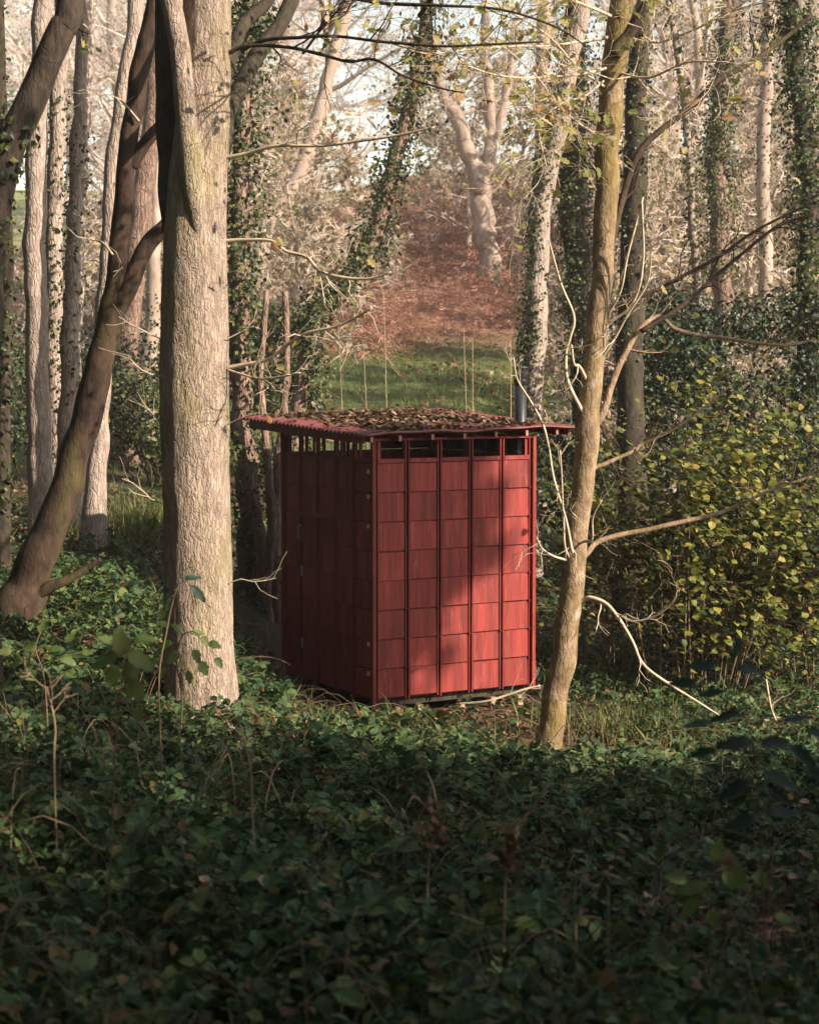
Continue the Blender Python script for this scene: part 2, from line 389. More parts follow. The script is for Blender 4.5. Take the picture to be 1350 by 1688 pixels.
LEAF, TRI, OAK, BLADE, FROND = leaf_tpl(), tri_tpl(), oak_tpl(), blade_tpl(), frond_tpl()
ROUND = leaf_tpl(.43, .09, .14)

QUICK = (np.array([(0, 0, 0), (-.38, .42, .10), (.38, .42, .10), (0, .5, 0), (0, 1, -.12)]), np.array([(0, 3, 1), (0, 2, 3), (3, 4, 1), (3, 2, 4)]))
def cloud(tpl, pos, up, size, yaw=None, rng=RNG):
    """many leaves: up = direction the upper face looks, yaw = turn about it"""
    V, T = tpl; n = len(pos)
    up = up / np.maximum(np.linalg.norm(up, axis=1, keepdims=True), 1e-6)
    ref = np.where(np.abs(up[:, 2:3]) < .95, np.array([[0, 0, 1.0]]), np.array([[1.0, 0, 0]]))
    a = np.cross(up, ref); a /= np.linalg.norm(a, axis=1, keepdims=True); b = np.cross(up, a)
    if yaw is None: yaw = rng.uniform(0, 2 * np.pi, n)
    c, s = np.cos(yaw)[:, None], np.sin(yaw)[:, None]
    X = a * c + b * s; Yv = np.cross(up, X)
    size = np.broadcast_to(np.asarray(size, float), (n,))
    W = (pos[:, None, :] + size[:, None, None] * (V[None, :, 0:1] * X[:, None] + V[None, :, 1:2] * Yv[:, None] + V[None, :, 2:3] * up[:, None]))
    F = T[None] + (np.arange(n) * len(V))[:, None, None]
    return W.reshape(-1, 3), F.reshape(-1, 3)
def cloud_obj(name, tpl, pos, up, size, mat, parent=None, yaw=None, kind='stuff', world_space=True):
    V, T = cloud(tpl, np.asarray(pos, float), np.asarray(up, float), size, yaw)
    o = link(name, np_mesh(name, V, T, None, False), mat, parent, world_space and parent is not None)
    if kind: o["kind"] = kind
    return o
def ups(n, tilt, rng=RNG):
    v = rng.normal(0, tilt, (n, 3)); v[:, 2] = 1; return v

# ------------------------------------------------------------------ branches
def catmull(pts, per=6):
    pts = [np.array(p, float) for p in pts]
    if len(pts) < 3:
        return [pts[0] + (pts[-1] - pts[0]) * t for t in np.linspace(0, 1, per + 1)]
    ext = [2 * pts[0] - pts[1]] + pts + [2 * pts[-1] - pts[-2]]
    out = []
    for i in range(1, len(ext) - 2):
        p0, p1, p2, p3 = ext[i - 1:i + 3]
        for t in np.linspace(0, 1, per, endpoint=False):
            out.append(.5 * ((2 * p1) + (-p0 + p2) * t + (2 * p0 - 5 * p1 + 4 * p2 - p3) * t * t + (-p0 + 3 * p1 - 3 * p2 + p3) * t ** 3))
    out.append(ext[-2]); return out
def px_path(spec, Y):
    """[(px, py, width_px[, dY])] -> [x, y, z, radius]"""
    out = []
    for q in spec:
        y = Y + (q[3] if len(q) > 3 else 0)
        p = P(q[0], q[1], y); out.append((p.x, p.y, p.z, q[2] / 2 * y / F_PX))
    return out
def limb(mb, path4, sides=8, per=6, wob=0.0, seed=0):
    pr = catmull(path4, per)
    pts = []
    for i, q in enumerate(pr):
        w = wob * q[3]
        pts.append(Vector(q[:3]) + Vector(noise.noise_vector(Vector((q[0] * 3 + seed, q[1] * 3, q[2] * 3)))) * w)
    rad = [max(.0012, q[3]) * (1 + .18 * wob * noise.noise(Vector((seed + 7, q[1], q[2] * 4)))) for q in pr]
    mb.tube(pts, rad, sides)
    return pts, rad
RR = random.Random(3)
def gauss3(s): return Vector((RR.gauss(0, s), RR.gauss(0, s), RR.gauss(0, s)))
def grow(mb, p, d, L, r, lev, up=.08, wob=.22, nch=(3, 5), ratio=.62, tips=None, spread=(.5, 1.1), seg=4, sides=(3, 3, 4, 5, 6), rmin=.0015, t0=.25):
    d = d.normalized(); pts = [p.copy()]; ds = [d.copy()]
    for i in range(seg):
        d = (d + gauss3(wob) + Vector((0, 0, up))).normalized()
        pts.append(pts[-1] + d * (L / seg)); ds.append(d.copy())
    rad = [max(rmin, r * (1 - .6 * i / seg)) for i in range(seg + 1)]
    mb.tube(pts, rad, sides[min(lev, len(sides) - 1)], cap=False)
    if lev <= 0:
        if tips is not None: tips.append((pts[-1], d)); tips.append((pts[-2], d))
        return
    for k in range(RR.randint(*nch)):
        t = RR.uniform(t0, 1.0) * seg; i = min(int(t), seg - 1); f = t - i
        q = pts[i].lerp(pts[i + 1], f); rr = rad[i] + (rad[i + 1] - rad[i]) * f
        perp = gauss3(1); perp = (perp - ds[i] * perp.dot(ds[i])).normalized()
        nd = (ds[i] + perp * RR.uniform(*spread)).normalized()
        grow(mb, q, nd, L * ratio * RR.uniform(.6, 1.15), rr * RR.uniform(.45, .68), lev - 1, up, wob, nch, ratio, tips, spread, max(2, seg - (1 if lev < 3 else 0)), sides, rmin, t0)

# ================================================================== THE RED CABIN
corner = P(617, 1168, 17.2)
ROT = math.radians(30.1)
W_, L_ = 1.70, 1.80
cabin = empty('timber_cabin', (corner.x, corner.y, 0), ROT)
tag(cabin, 'red timber cabin with gridded panel walls, open clerestory and leaf-covered corrugated roof', 'cabin')
Z0, Z1, ROWS, COLS = .195, 2.335, 8, 5
RH = (Z1 - Z0) / ROWS
def rbox(lo, hi, bev=.003):
    """bevelled box mesh data centred on its own middle"""
    import bmesh
    bm = bmesh.new(); bmesh.ops.create_cube(bm, size=1)
    s = [hi[i] - lo[i] for i in range(3)]
    for v in bm.verts: v.co = Vector((v.co.x * s[0], v.co.y * s[1], v.co.z * s[2]))
    if bev > 0: bmesh.ops.bevel(bm, geom=bm.edges[:], offset=min(bev, min(s) * .3), segments=1, affect='EDGES')
    me = bpy.data.meshes.new('piece'); bm.to_mesh(me); bm.free(); return me
_box_cache = {}
def piece(name, lo, hi, mat, parent, tilt=0, bev=.003, axis_u=None):
    key = tuple(round(hi[i] - lo[i], 4) for i in range(3)) + (mat.name,)
    if key not in _box_cache: _box_cache[key] = rbox(lo, hi, bev)
    o = link(name, _box_cache[key], mat, parent)
    o.location = [(lo[i] + hi[i]) / 2 for i in range(3)]
    if tilt: o.rotation_euler = tilt
    return o
# four faces: (origin, u dir, outward normal)
def face(kind):
    W = W_ if kind in ('front', 'back') else L_
    pitch = W / COLS
    def B(name, u0, u1, n0, n1, z0, z1, mat, parent, tu=0.0, bev=.003):
        # n = distance outwards from the wall plane
        if kind == 'front': lo, hi = (u0, -n1, z0), (u1, -n0, z1); rot = (-tu, 0, 0)
        elif kind == 'back': lo, hi = (u0, L_ + n0, z0), (u1, L_ + n1, z1); rot = (tu, 0, 0)
        elif kind == 'side': lo, hi = (-n1, u0, z0), (-n0, u1, z1); rot = (0, tu, 0)
        else: lo, hi = (W_ + n0, u0, z0), (W_ + n1, u1, z1); rot = (0, -tu, 0)
        return piece(name, lo, hi, mat, parent, rot if tu else 0, bev)
    door = None
    if kind == 'side':
        door = link('door', None, None, cabin) if False else None
        c0, c1 = 2, 4
        dm = MB(); dm.box((.0, c0 * pitch + .03, Z0 + .01), (.03, c1 * pitch - .03, Z1 - 2 * RH - .02))
        door = dm.build('door', M['red_dark'], cabin, smooth=False)
        door["label"] = 'panelled door in the shaded cabin wall'
    if kind in ('back', 'end'): B('blackout_board', 1.0 if kind == 'back' else .05, W - .05, -.044, -.026, Z1 + .045, 2.53, M['dark'], cabin)  # dark boards added so the front clerestory openings look dark
    B('wall_board', .02, W - .02, -.04, -.022 if kind != 'side' else -.024, Z0 - .01, Z1 + .02, M['red_dark'], cabin)
    for c in range(COLS):
        for r in range(ROWS):
            z1 = Z1 - r * RH - .004; z0 = z1 - RH + .008
            par = door if (door and c in (2, 3) and r >= 2) else cabin
            jz = random.uniform(-.003, .003)
            o = B('panel', c * pitch + .029, (c + 1) * pitch - .029, -.012, .006, z0 + jz, z1 + jz, M['red'], par, .010 + random.uniform(-.004, .004))
    for c in range(COLS):
        B('rail', c * pitch + .027, (c + 1) * pitch - .027, -.02, .014, Z1, Z1 + .04, M['red_dark'], cabin)
    for j in range(COLS + 1):
        for sgn in (-1, 1):
            u = j * pitch + sgn * .017
            if j == 0: u = .012 if sgn < 0 else .034
            if j == COLS: u = W - (.034 if sgn < 0 else .012)
            if j in (0, COLS) and ((j == 0) == (sgn < 0)) : continue
            zt = 2.555; zb = Z0 - .018 + random.uniform(-.008, .004)
            if kind == 'side' and j == 3:          # middle of the door
                B('batten', u - .007, u + .007, -.01, .014, Z1 - 2 * RH, zt, M['red_dark'], cabin)
                B('batten', u - .007, u + .007, -.01, .018, Z0 + .02, Z1 - 2 * RH - .03, M['red_dark'], door)
            else:
                B('batten', u - .007, u + .007, -.02, .015, zb, zt, M['red_dark'], cabin)
        B('post', max(0.005, j * pitch - .009), min(W - .005, j * pitch + .009), -.075, -.045, Z0 - .01, 2.56, M['red_dark'], cabin)
    bm = MB()
    for j in range(COLS + 1):
        for r in range(1, ROWS):
            if random.random() < .15: continue
            u = j * pitch + random.choice((-.017, .017)) if 0 < j < COLS else (.034 if j == 0 else W - .034)
            z = Z1 - r * RH + random.uniform(-.008, .008); n1 = .026
            if kind == 'front': bm.box((u - .009, -n1, z - .007), (u + .009, -.01, z + .007))
            elif kind == 'back': bm.box((u - .009, L_ + .02, z - .007), (u + .009, L_ + n1, z + .007))
            elif kind == 'side': bm.box((-n1, u - .009, z - .007), (-.01, u + .009, z + .007))
            else: bm.box((W_ + .02, u - .009, z - .007), (W_ + n1, u + .009, z + .007))
    bm.build('fixing_pegs', M['bolt'], cabin, False)["kind"] = 'stuff'
    return door
door = face('front'); door = face('side'); face('back'); face('end')
# door furniture, as sub-parts
pitchL = L_ / COLS
dy0, dy1 = 2 * pitchL + .03, 4 * pitchL - .03
h = MB(); h.tube([(-.05, dy1 - .05, 1.55), (-.075, dy1 - .05, 1.57), (-.075, dy1 - .05, 1.67), (-.05, dy1 - .05, 1.69)], [.008] * 4, 8); h.build('handle', M['steel'], door)
for z in (1.2, .5):
    h = MB(); h.box((-.05, dy1 - .07, z), (-.034, dy1 - .045, z + .09)); h.build('latch', M['steel'], door, False)
piece('door_drip_rail', (-.055, dy0 - .01, Z1 - 2 * RH - .02), (-.02, dy1 + .01, Z1 - 2 * RH + .012), M['red_dark'], cabin)
# corners
for (x, y) in ((-.032, -.032), (W_ - .005, -.03), (-.03, L_ - .005), (W_ - .005, L_ - .005)):
    zb = .12 if (x < 0 and y < 0) else .17
    piece('corner_board', (x, y, zb), (x + .038, y + .038, 2.57), M['red_dark'], cabin)
for r in (0, 1, 2, 6, 7):                                   # sawn block ends by the near corner
    z = Z1 - r * RH - (.07 if r == 0 else .03)
    piece('block', (-.062, .014, z - .02), (-.034, .040, z + .02), M['wood_pale'], cabin)
# floor, joists, top plates, feet
piece('floor', (.03, .03, Z0 - .0), (W_ - .03, L_ - .03, Z0 + .03), M['dark'], cabin)
for k in range(4):
    y = .10 + k * .53
    piece('joist', (.02, y, .10), (W_ - .02, y + .05, Z0 - .004), M['dark'], cabin)
for x in (.05, .26, .5, .95, 1.3, 1.6):
    for y in (.05, 1.7):
        piece('foot', (x - .03, y - .03, -.12), (x + .03, y + .03, .098), M['stalk'], cabin, bev=.006)
for lo, hi in (((-.015, -.02, 2.537), (W_ + .015, .03, 2.56)), ((-.015, L_ - .03, 2.537), (W_ + .015, L_ + .02, 2.56)),
               ((-.02, .034, 2.537), (.03, L_ - .034, 2.56)), ((W_ - .03, .034, 2.537), (W_ + .02, L_ - .034, 2.56))):
    piece('top_plate', lo, hi, M['red_dark'], cabin)
# roof sheet
RX0, RX1, RY0, RY1 = -.19, 2.12, -.19, 2.42
def roof_z(x, y):
    u = (x - RX0) / (RX1 - RX0); v = (y - RY0) / (RY1 - RY0)
    return 2.605 * (1 - u) * (1 - v) + 2.645 * u * (1 - v) + 2.69 * (1 - u) * v + 2.755 * u * v
xs = np.linspace(RX0, RX1, 41); ys = np.linspace(RY0, RY1, 32 * 8 + 1)
XX, YY = np.meshgrid(xs, ys)
ZZ = roof_z(XX, YY) + .013 * np.sin((YY - RY0) / .0803 * 2 * np.pi) + .008 * np.sin(XX * 5.2 + YY * 1.1) + .005 * np.sin(XX * 11.1 + 1)
YW = YY + .006 * np.sin(XX * 9)
nxr, nyr = len(xs), len(ys)
ii = (np.arange(nyr - 1)[:, None] * nxr + np.arange(nxr - 1)[None]).ravel()
roof = link('roof', np_mesh('roof', np.stack([XX.ravel(), YW.ravel(), ZZ.ravel()], 1), None, np.stack([ii, ii + 1, ii + 1 + nxr, ii + nxr], 1), True), M['roof'], cabin)
sol = roof.modifiers.new('thickness', 'SOLIDIFY'); sol.thickness = .007; sol.offset = -1
for k in range(7):                                            # rafters run from front to back
    x = .5 * W_ / COLS + (k - 1) * W_ / COLS + .02
    if k == 0: x = -.10
    a = (RY0 + .05, RY1 - .08)
    mb = MB(); s = .016
    b0 = len(mb.v)
    mb.box((x - s, a[0], 0), (x + s, a[1], .055))
    mb.v = [(vx, vy, vz + roof_z(vx, vy) - .0225 - .055) for vx, vy, vz in mb.v]
    rf = mb.build('rafter', M['red_dark'], roof, False)
    e = MB(); e.box((x - s * .8, a[0] - .004, 0), (x + s * .8, a[0] - .0005, .048))
    e.v = [(vx, vy, vz + roof_z(vx, vy) - .0225 - .052) for vx, vy, vz in e.v]
    e.build('rafter_end', M['wood_pale'], roof, False)
for (x, nm) in ((RX0 + .03, 'fascia'), (RX1 - .06, 'fascia')):
    mb = MB(); mb.box((x, RY0 + .12, 0), (x + .03, RY1 - .15, .07))
    mb.v = [(vx, vy, vz + roof_z(vx, vy) - .022 - .07) for vx, vy, vz in mb.v]
    mb.build(nm, M['red_dark'], roof, False)
# vent pipe
PX_, PY_ = 1.635, .10
vent = empty('vent_pipe', (PX_, PY_, 0)); vent.parent = cabin
mb = MB(); mb.tube([(0, 0, .3), (0, 0, 2.36), (0, 0, 3.06)], [.056] * 3, 24); mb.build('flue', M['pipe'], vent)
mb = MB(); mb.tube([(0, 0, 2.34), (0, 0, 2.42)], [.061, .061], 24); mb.tube([(0, 0, 3.03), (0, 0, 3.075), (0, 0, 3.085)], [.06, .066, .066], 24); mb.build('collar', M['pipe'], vent)
mb = MB()
for k in range(18):
    a = 2 * math.pi * k / 18; c, s = math.cos(a) * .068, math.sin(a) * .068
    mb.tube([(c, s, 3.075), (c, s, 3.185)], [.0022] * 2, 4)
for z in np.linspace(3.09, 3.18, 7):
    ring = [(math.cos(2 * math.pi * k / 18) * .068, math.sin(2 * math.pi * k / 18) * .068, z) for k in range(19)]
    mb.tube(ring, [.002] * 19, 4)
mb.build('cowl_mesh', M['pipe'], vent)
mb = MB(); mb.tube([(0, 0, 3.185), (0, 0, 3.20), (0, 0, 3.215)], [.076, .074, .03], 24); mb.build('cowl_cap', M['pipe'], vent)
# leaf litter lying on the roof
n = 8200
rx = RNG.uniform(RX0 + .04, RX1 - .10, n); ry = RNG.uniform(RY0 + .05, RY1 - .05, n)
keep = (np.sin(rx * 3.3 + 1) * np.sin(ry * 2.7 + rx) + RNG.normal(0, .5, n) > -.55) & ((rx > RX0 + .28) | (RNG.random(n) < .12)) & (rx < RX1 - .45 + RNG.normal(0, .15, n))
rx, ry = rx[keep], ry[keep]
rz = roof_z(rx, ry) + .016 + np.abs(RNG.normal(0, .009, len(rx)))
cr, sr = math.cos(ROT), math.sin(ROT)
pos = np.stack([corner.x + rx * cr - ry * sr, corner.y + rx * sr + ry * cr, rz], 1)
o = cloud_obj('leaf_litter', OAK, pos, ups(len(pos), .32), RNG.uniform(.045, .085, len(pos)), M['rooflitter'])
tag(o, 'brown fallen leaves lying over the cabin roof', 'leaves', kind='stuff')

# ================================================================== TREES IN VIEW
def make_trunk(name, path4, mat, parent, sides=14, per=6, wob=.25, flare=1.35, to_ground=True, seed=0, fine=False):
    p = [list(q) for q in path4]
    if to_ground:
        x, y, z, r = p[0]; gz = float(GZ(x, y))
        if z > gz + .05:
            p.insert(0, [x + (x - p[1][0]) * .15, y, gz - .12, r * flare])
        else:
            p[0][2] = min(z, gz - .12); p[0][3] = r * flare
    mb = MB()
    if fine:
        pr = catmull(p, 40); base = [Vector(q[:3]) for q in pr]
        mb.tube(base, [q[3] for q in pr], sides)
        out = []
        for i, v in enumerate(mb.v):
            k = i // sides
            if k >= len(pr): out.append(v); continue
            c = base[k]; d = Vector(v) - c; a = math.atan2(d.y, d.x); r = d.length
            f = noise.noise(Vector((math.cos(a) * 7, math.sin(a) * 7, c.z * 1.6 + seed)))
            g = noise.noise(Vector((math.cos(a) * 16, math.sin(a) * 16, c.z * 4.5 + seed)))
            ridge = -abs(noise.noise(Vector((math.cos(a) * 11, math.sin(a) * 11, c.z * 2.2 + seed * 2)))) * .05
            low = noise.noise(Vector((math.cos(a) * 1.2, math.sin(a) * 1.2, c.z * .8))) * .05
            q = c + d * (1 + .02 * f + .014 * g + ridge + low); out.append((q.x, q.y, q.z))
        mb.v = out
    else:
        limb(mb, p, sides, per, wob, seed)
    return mb.build(name, mat, parent, True, True), p
def tree_root(name, label, path4, group=None):
    x, y = path4[0][0], path4[0][1]
    t = empty(name, (x, y, float(GZ(x, y))))
    tag(t, label, 'tree', group); return t
def extend(path4, dz=4.0, lean=.3, taper=.45):
    a, b = path4[-2], path4[-1]
    d = Vector((b[0] - a[0], b[1] - a[1], b[2] - a[2])).normalized()
    d = (d * .6 + Vector((0, 0, .5))).normalized()
    out = list(path4)
    for k in (1, 2, 3):
        out.append((b[0] + d.x * dz * k / 3, b[1] + d.y * dz * k / 3, b[2] + d.z * dz * k / 3, b[3] * (1 - (1 - taper) * k / 3)))
    return out
def crown(parent, path4, mat, n=5, L=2.2, lev=2, leaf=None, frac=.72, leaf_n=1, size=.07, r=.35):
    mb = MB(); tips = []
    k0 = int(len(path4) * frac)
    for k in range(n):
        q = path4[RR.randint(min(k0, len(path4) - 1), len(path4) - 1)]
        d = Vector((RR.uniform(-1, 1), RR.uniform(-1, 1), RR.uniform(.2, .9)))
        grow(mb, Vector(q[:3]), d, L * RR.uniform(.7, 1.2), q[3] * r, lev, tips=tips, nch=(4, 6))
    mb.build('crown', mat, parent, True, True)
    if leaf and tips:
        pos = np.array([list(t[0]) for t in tips for _ in range(leaf_n)]) + RNG.normal(0, .04, (len(tips) * leaf_n, 3))
        cloud_obj('foliage', QUICK, pos, RNG.normal(0, 1, (len(pos), 3)) + np.array([0, 0, .5]), RNG.uniform(.7, 1.2, len(pos)) * size, leaf, parent)
def ivy(parent, path4, n, thick=.14, size=(.035, .07), zr=(0, 1), side=None, clump=.5, mat='ivy'):
    """leaves round a trunk, in clumps"""
    n = int(n * 1.7); pr = np.array(catmull(path4, 10)); seg = np.linspace(0, 1, len(pr))
    t = RNG.uniform(zr[0], zr[1], n * 3)
    ang = RNG.uniform(0, 2 * np.pi, n * 3)
    c = np.stack([np.interp(t, seg, pr[:, k]) for k in range(4)], 1)
    cl = np.array([noise.noise(Vector((math.cos(a) * 1.3, math.sin(a) * 1.3, z * 1.5))) for a, z in zip(ang, c[:, 2])])
    ok = cl + RNG.normal(0, .22, n * 3) > -clump
    if side is not None: ok &= np.cos(ang - side) > RNG.uniform(-.4, .7, n * 3)
    c, ang, cl = c[ok][:n], ang[ok][:n], cl[ok][:n]
    rad = c[:, 3] + np.abs(RNG.normal(0, 1, len(c))) * thick * (.35 + np.clip(cl + .4, 0, 1.2))
    out = np.stack([np.cos(ang), np.sin(ang), np.zeros(len(c))], 1)
    pos = c[:, :3] + out * rad[:, None]; pos[:, 2] += RNG.normal(0, .05, len(c))
    up = out + np.array([0, 0, .5]) + RNG.normal(0, .5, (len(c), 3))
    return cloud_obj('ivy', QUICK, pos, up, RNG.uniform(*size, len(c)), M[mat], parent)
def twigs(parent, specs, Y, mat, name='branch', kids=5, lev=1, L=.35, leaf=0, sides=5, leaf_size=.075, dY=0.0, wob=.3, twig_mat=None):
    """branches traced with fine side twigs; each branch one mesh"""
    for sp in specs:
        mb = MB(); tips = []
        path = px_path(sp, Y)
        if dY: path = [(x, y + dY * i / max(1, len(path) - 1), z, r) for i, (x, y, z, r) in enumerate(path)]
        pts, rad = limb(mb, path, sides, 6, .6, RR.random() * 20)
        for k in range(kids):
            i = RR.randint(len(pts) // 5, len(pts) - 1)
            d = (pts[min(i + 1, len(pts) - 1)] - pts[max(0, i - 1)]).normalized()
            perp = gauss3(1); nd = d * .7 + perp * .6
            grow(mb, pts[i], nd, L * RR.uniform(.5, 1.3), rad[i] * .55, lev, up=.05, wob=wob, nch=(2, 4), tips=tips, seg=4)
        b = mb.build(name, mat, parent, True, True)
        if leaf and tips:
            sel = [t for t in tips if RR.random() < leaf]
            if sel:
                pos = np.array([list(t[0]) for t in sel]) + RNG.normal(0, .02, (len(sel), 3))
                cloud_obj('leaves', OAK, pos, RNG.normal(0, .8, (len(pos), 3)) + np.array([.3, -.4, .4]), RNG.uniform(.7, 1.3, len(pos)) * leaf_size, M['oakleaf'], b)

# ---- the big oak
pA = px_path([(334, 1150, 126), (328, 1060, 117), (325, 900, 112), (322, 700, 113), (321, 550, 112), (322, 420, 106), (327, 300, 96), (336, 180, 86), (340, 80, 80), (341, 0, 78)], 14.0)
oak = tree_root('oak_tree', 'stout sunlit oak with furrowed mossy trunk beside the cabin', pA)
pA = extend(pA, 5)
make_trunk('trunk', pA, M['oak'], oak, sides=72, fine=True, flare=1.06, seed=3)
mb = MB(); limb(mb, extend(px_path([(330, 430, 10), (322, 340, 34), (314, 270, 40), (306, 190, 36), (298, 100, 34), (286, 20, 33), (276, -40, 32)], 13.82), 2.5), 16, 8, .3, 4); mb.build('limb', M['oak'], oak, True, True)
mb = MB(); limb(mb, extend(px_path([(292, 380, 58), (280, 280, 42), (276, 180, 38), (276, 80, 36), (274, 0, 34)], 14.12), 3), 14, 8, .3, 9); mb.build('limb', M['dark'], oak, True, True)  # twin stem behind: its shadow is put into the darker bark
mb = MB(); limb(mb, extend(px_path([(352, 300, 40, 0), (368, 225, 30, .3), (386, 160, 28, .5), (427, 89, 27, .8), (480, 5, 25, 1.1)], 14.0), 3), 12, 8, .5, 2); mb.build('limb', M['dark'], oak, True, True)
mb = MB(); limb(mb, extend(px_path([(355, 190, 34, 0), (372, 120, 24, .3), (400, 42, 22, .5), (446, -6, 20, .7)], 14.0), 2), 12, 8, .5, 5); mb.build('limb', M['dark'], oak, True, True)
crown(oak, pA, M['dark'], 6, 2.4, 3, frac=.85)
twigs(oak, [
    [(335, 266, 9), (400, 258, 7), (457, 246, 6), (533, 248, 5), (600, 242, 5), (665, 235, 4), (715, 227, 3)],
    [(340, 400, 8), (400, 397, 7), (449, 398, 6), (476, 417, 6), (510, 428, 6), (533, 451, 5), (571, 462, 5), (612, 464, 4), (646, 455, 3)],
    [(340, 610, 8), (400, 602, 7), (449, 591, 6), (483, 565, 6), (510, 550, 5), (552, 542, 5), (590, 527, 4), (616, 512, 3)],
    [(345, 600, 5), (423, 622, 4), (457, 622, 4), (502, 614, 3)],
], 14.02, M['twig'], kids=9, L=.34, leaf=.16, dY=-.6)
twigs(oak, [
    [(345, 112, 11), (400, 82, 7), (476, 87, 6), (533, 102, 6), (578, 118, 5), (620, 118, 5), (665, 148, 4), (722, 171, 3), (760, 182, 2)],
    [(400, 82, 8), (440, 72, 7), (495, 74, 6), (560, 78, 5), (640, 92, 5), (740, 105, 4), (880, 103, 3)],
    [(430, -40, 9), (514, -4, 7), (590, 8, 7), (635, 19, 6), (688, 27, 6), (741, 34, 5), (820, 45, 4), (900, 75, 3), (960, 120, 2)],
    [(690, 27, 8), (735, -10, 7), (800, -40, 6)],
    [(500, 88, 5), (540, 60, 4), (570, 50, 3)],
], 14.02, M['brown'], kids=9, lev=2, L=.5, leaf=.10, dY=-.9)
# small leafy shoots on the trunk
tips = []
for (px, py) in ((268, 700), (268, 830), (270, 620), (372, 560), (374, 700), (268, 560), (380, 960)):
    d = Vector((-1 if px < 320 else 1, -.3, RR.uniform(.2, .9)))
    mb = MB(); grow(mb, P(px, py, 13.9), d, .35, .006, 1, tips=tips)
    mb.build('shoot', M['twig'], oak, True, True)

# ---- brown leaning tree
pB = px_path([(-26, 1105, 104), (8, 1045, 92), (38, 985, 80), (60, 930, 64), (92, 845, 55), (118, 770, 51), (143, 690, 49), (172, 570, 44), (186, 500, 38), (192, 440, 33), (204, 340, 33), (211, 260, 29), (224, 170, 31), (240, 80, 32), (257, 0, 29)], 15.6)
lean = tree_root('leaning_tree', 'brown leaning tree with mossy foot and forked stem left of the big oak', pB)
pB = extend(pB, 5)
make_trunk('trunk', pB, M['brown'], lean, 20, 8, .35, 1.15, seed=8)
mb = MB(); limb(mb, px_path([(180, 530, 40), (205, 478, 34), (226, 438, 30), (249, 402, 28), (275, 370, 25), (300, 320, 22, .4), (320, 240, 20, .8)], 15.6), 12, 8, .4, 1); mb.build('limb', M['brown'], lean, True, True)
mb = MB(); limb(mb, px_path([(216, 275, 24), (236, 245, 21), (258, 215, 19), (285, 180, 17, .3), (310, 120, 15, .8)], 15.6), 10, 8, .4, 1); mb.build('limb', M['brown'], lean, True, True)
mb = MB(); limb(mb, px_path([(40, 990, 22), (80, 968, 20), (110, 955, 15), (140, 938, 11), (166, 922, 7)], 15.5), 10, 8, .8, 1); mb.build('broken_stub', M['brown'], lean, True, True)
crown(lean, pB, M['dark'], 5, 2, 3, frac=.88)
twigs(lean, [[(186, 420, 5), (170, 400, 4), (150, 395, 3)], [(230, 200, 5), (205, 170, 4), (190, 160, 3)]], 15.5, M['twig'], kids=4)

# ---- dark tree at the left edge
pC = px_path([(-26, 1080, 52), (-24, 900, 44), (-20, 700, 42), (-16, 520, 42), (-8, 380, 46), (2, 290, 50), (22, 228, 52), (52, 165, 48), (78, 105, 47), (100, 50, 46), (116, 0, 45)], 12.2)
edge = tree_root('dark_tree', 'dark mossy tree bending sharply to the right high up at the path edge', pC)
pC = extend(pC, 4)
make_trunk('trunk', pC, M['dark'], edge, 20, 8, .35, 1.2, seed=12)  # dark bark also carries the shade this tree stands in
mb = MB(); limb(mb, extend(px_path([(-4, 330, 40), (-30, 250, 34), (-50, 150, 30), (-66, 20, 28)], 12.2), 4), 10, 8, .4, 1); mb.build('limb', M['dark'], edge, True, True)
twigs(edge, [[(128, 45, 6), (140, 52, 4), (150, 56, 3)]], 12.2, M['brown'], kids=2, L=.1, leaf=.5)
ivy(edge, pC, 260, .05, zr=(.1, .5), clump=.05)
crown(edge, pC, M['dark'], 3, 1.6, 2, frac=.9)

# ---- straight pale trunks on the left
def straight(spec, Y, mat, label, ivy_n=0, ext=8, name='tall_tree', cn=4, zr=(0, 1), thick=.1, side=None, clump=.3, cmat='far', **kw):
    p = px_path(spec, Y); t = tree_root(name, label, p); p = extend(p, ext)
    _, pg = make_trunk('trunk', p, M[mat], t, 14, 6, .35, 1.3, seed=RR.random() * 50)
    if ivy_n: ivy(t, pg, ivy_n, thick, zr=zr, side=side, clump=clump, **kw)
    crown(t, p, M[cmat], cn, 2.4, 3, leaf=M['farleaf'], frac=.8, leaf_n=1)
    return t, pg
straight([(78, 905, 46), (66, 780, 42), (61, 600, 38), (59, 450, 37), (60, 300, 35), (64, 150, 33), (72, 0, 32)], 21, 'pale', 'straight pale pinkish trunk, leftmost of the row behind the leaning tree')
straight([(104, 925, 36), (96, 760, 30), (90, 600, 28), (90, 450, 28), (94, 300, 28), (98, 150, 26), (104, 0, 25)], 22.5, 'pale', 'slim ivy-speckled trunk, middle one of the pale row behind the leaning tree', 420, zr=(.1, .55), thick=.05)
straight([(120, 930, 42), (113, 700, 37), (118, 560, 34), (124, 420, 32), (131, 280, 31), (138, 140, 30), (142, 0, 29)], 21.8, 'pale', 'pale spotted trunk leaning slightly right, rightmost of the tall pale row', 260, zr=(.1, .5), thick=.05)
straight([(150, 925, 42), (158, 800, 36), (166, 680, 32), (172, 560, 30), (178, 420, 28), (190, 250, 26), (215, 90, 26), (224, 0, 26)], 20.5, 'pale', 'pinkish trunk rising close behind the leaning tree')
straight([(203, 790, 52), (205, 680, 44), (210, 560, 40), (220, 450, 38), (236, 330, 36), (250, 210, 34), (262, 60, 32)], 27, 'pink', 'stout greyish-pink trunk standing on the slope behind the leaning tree')
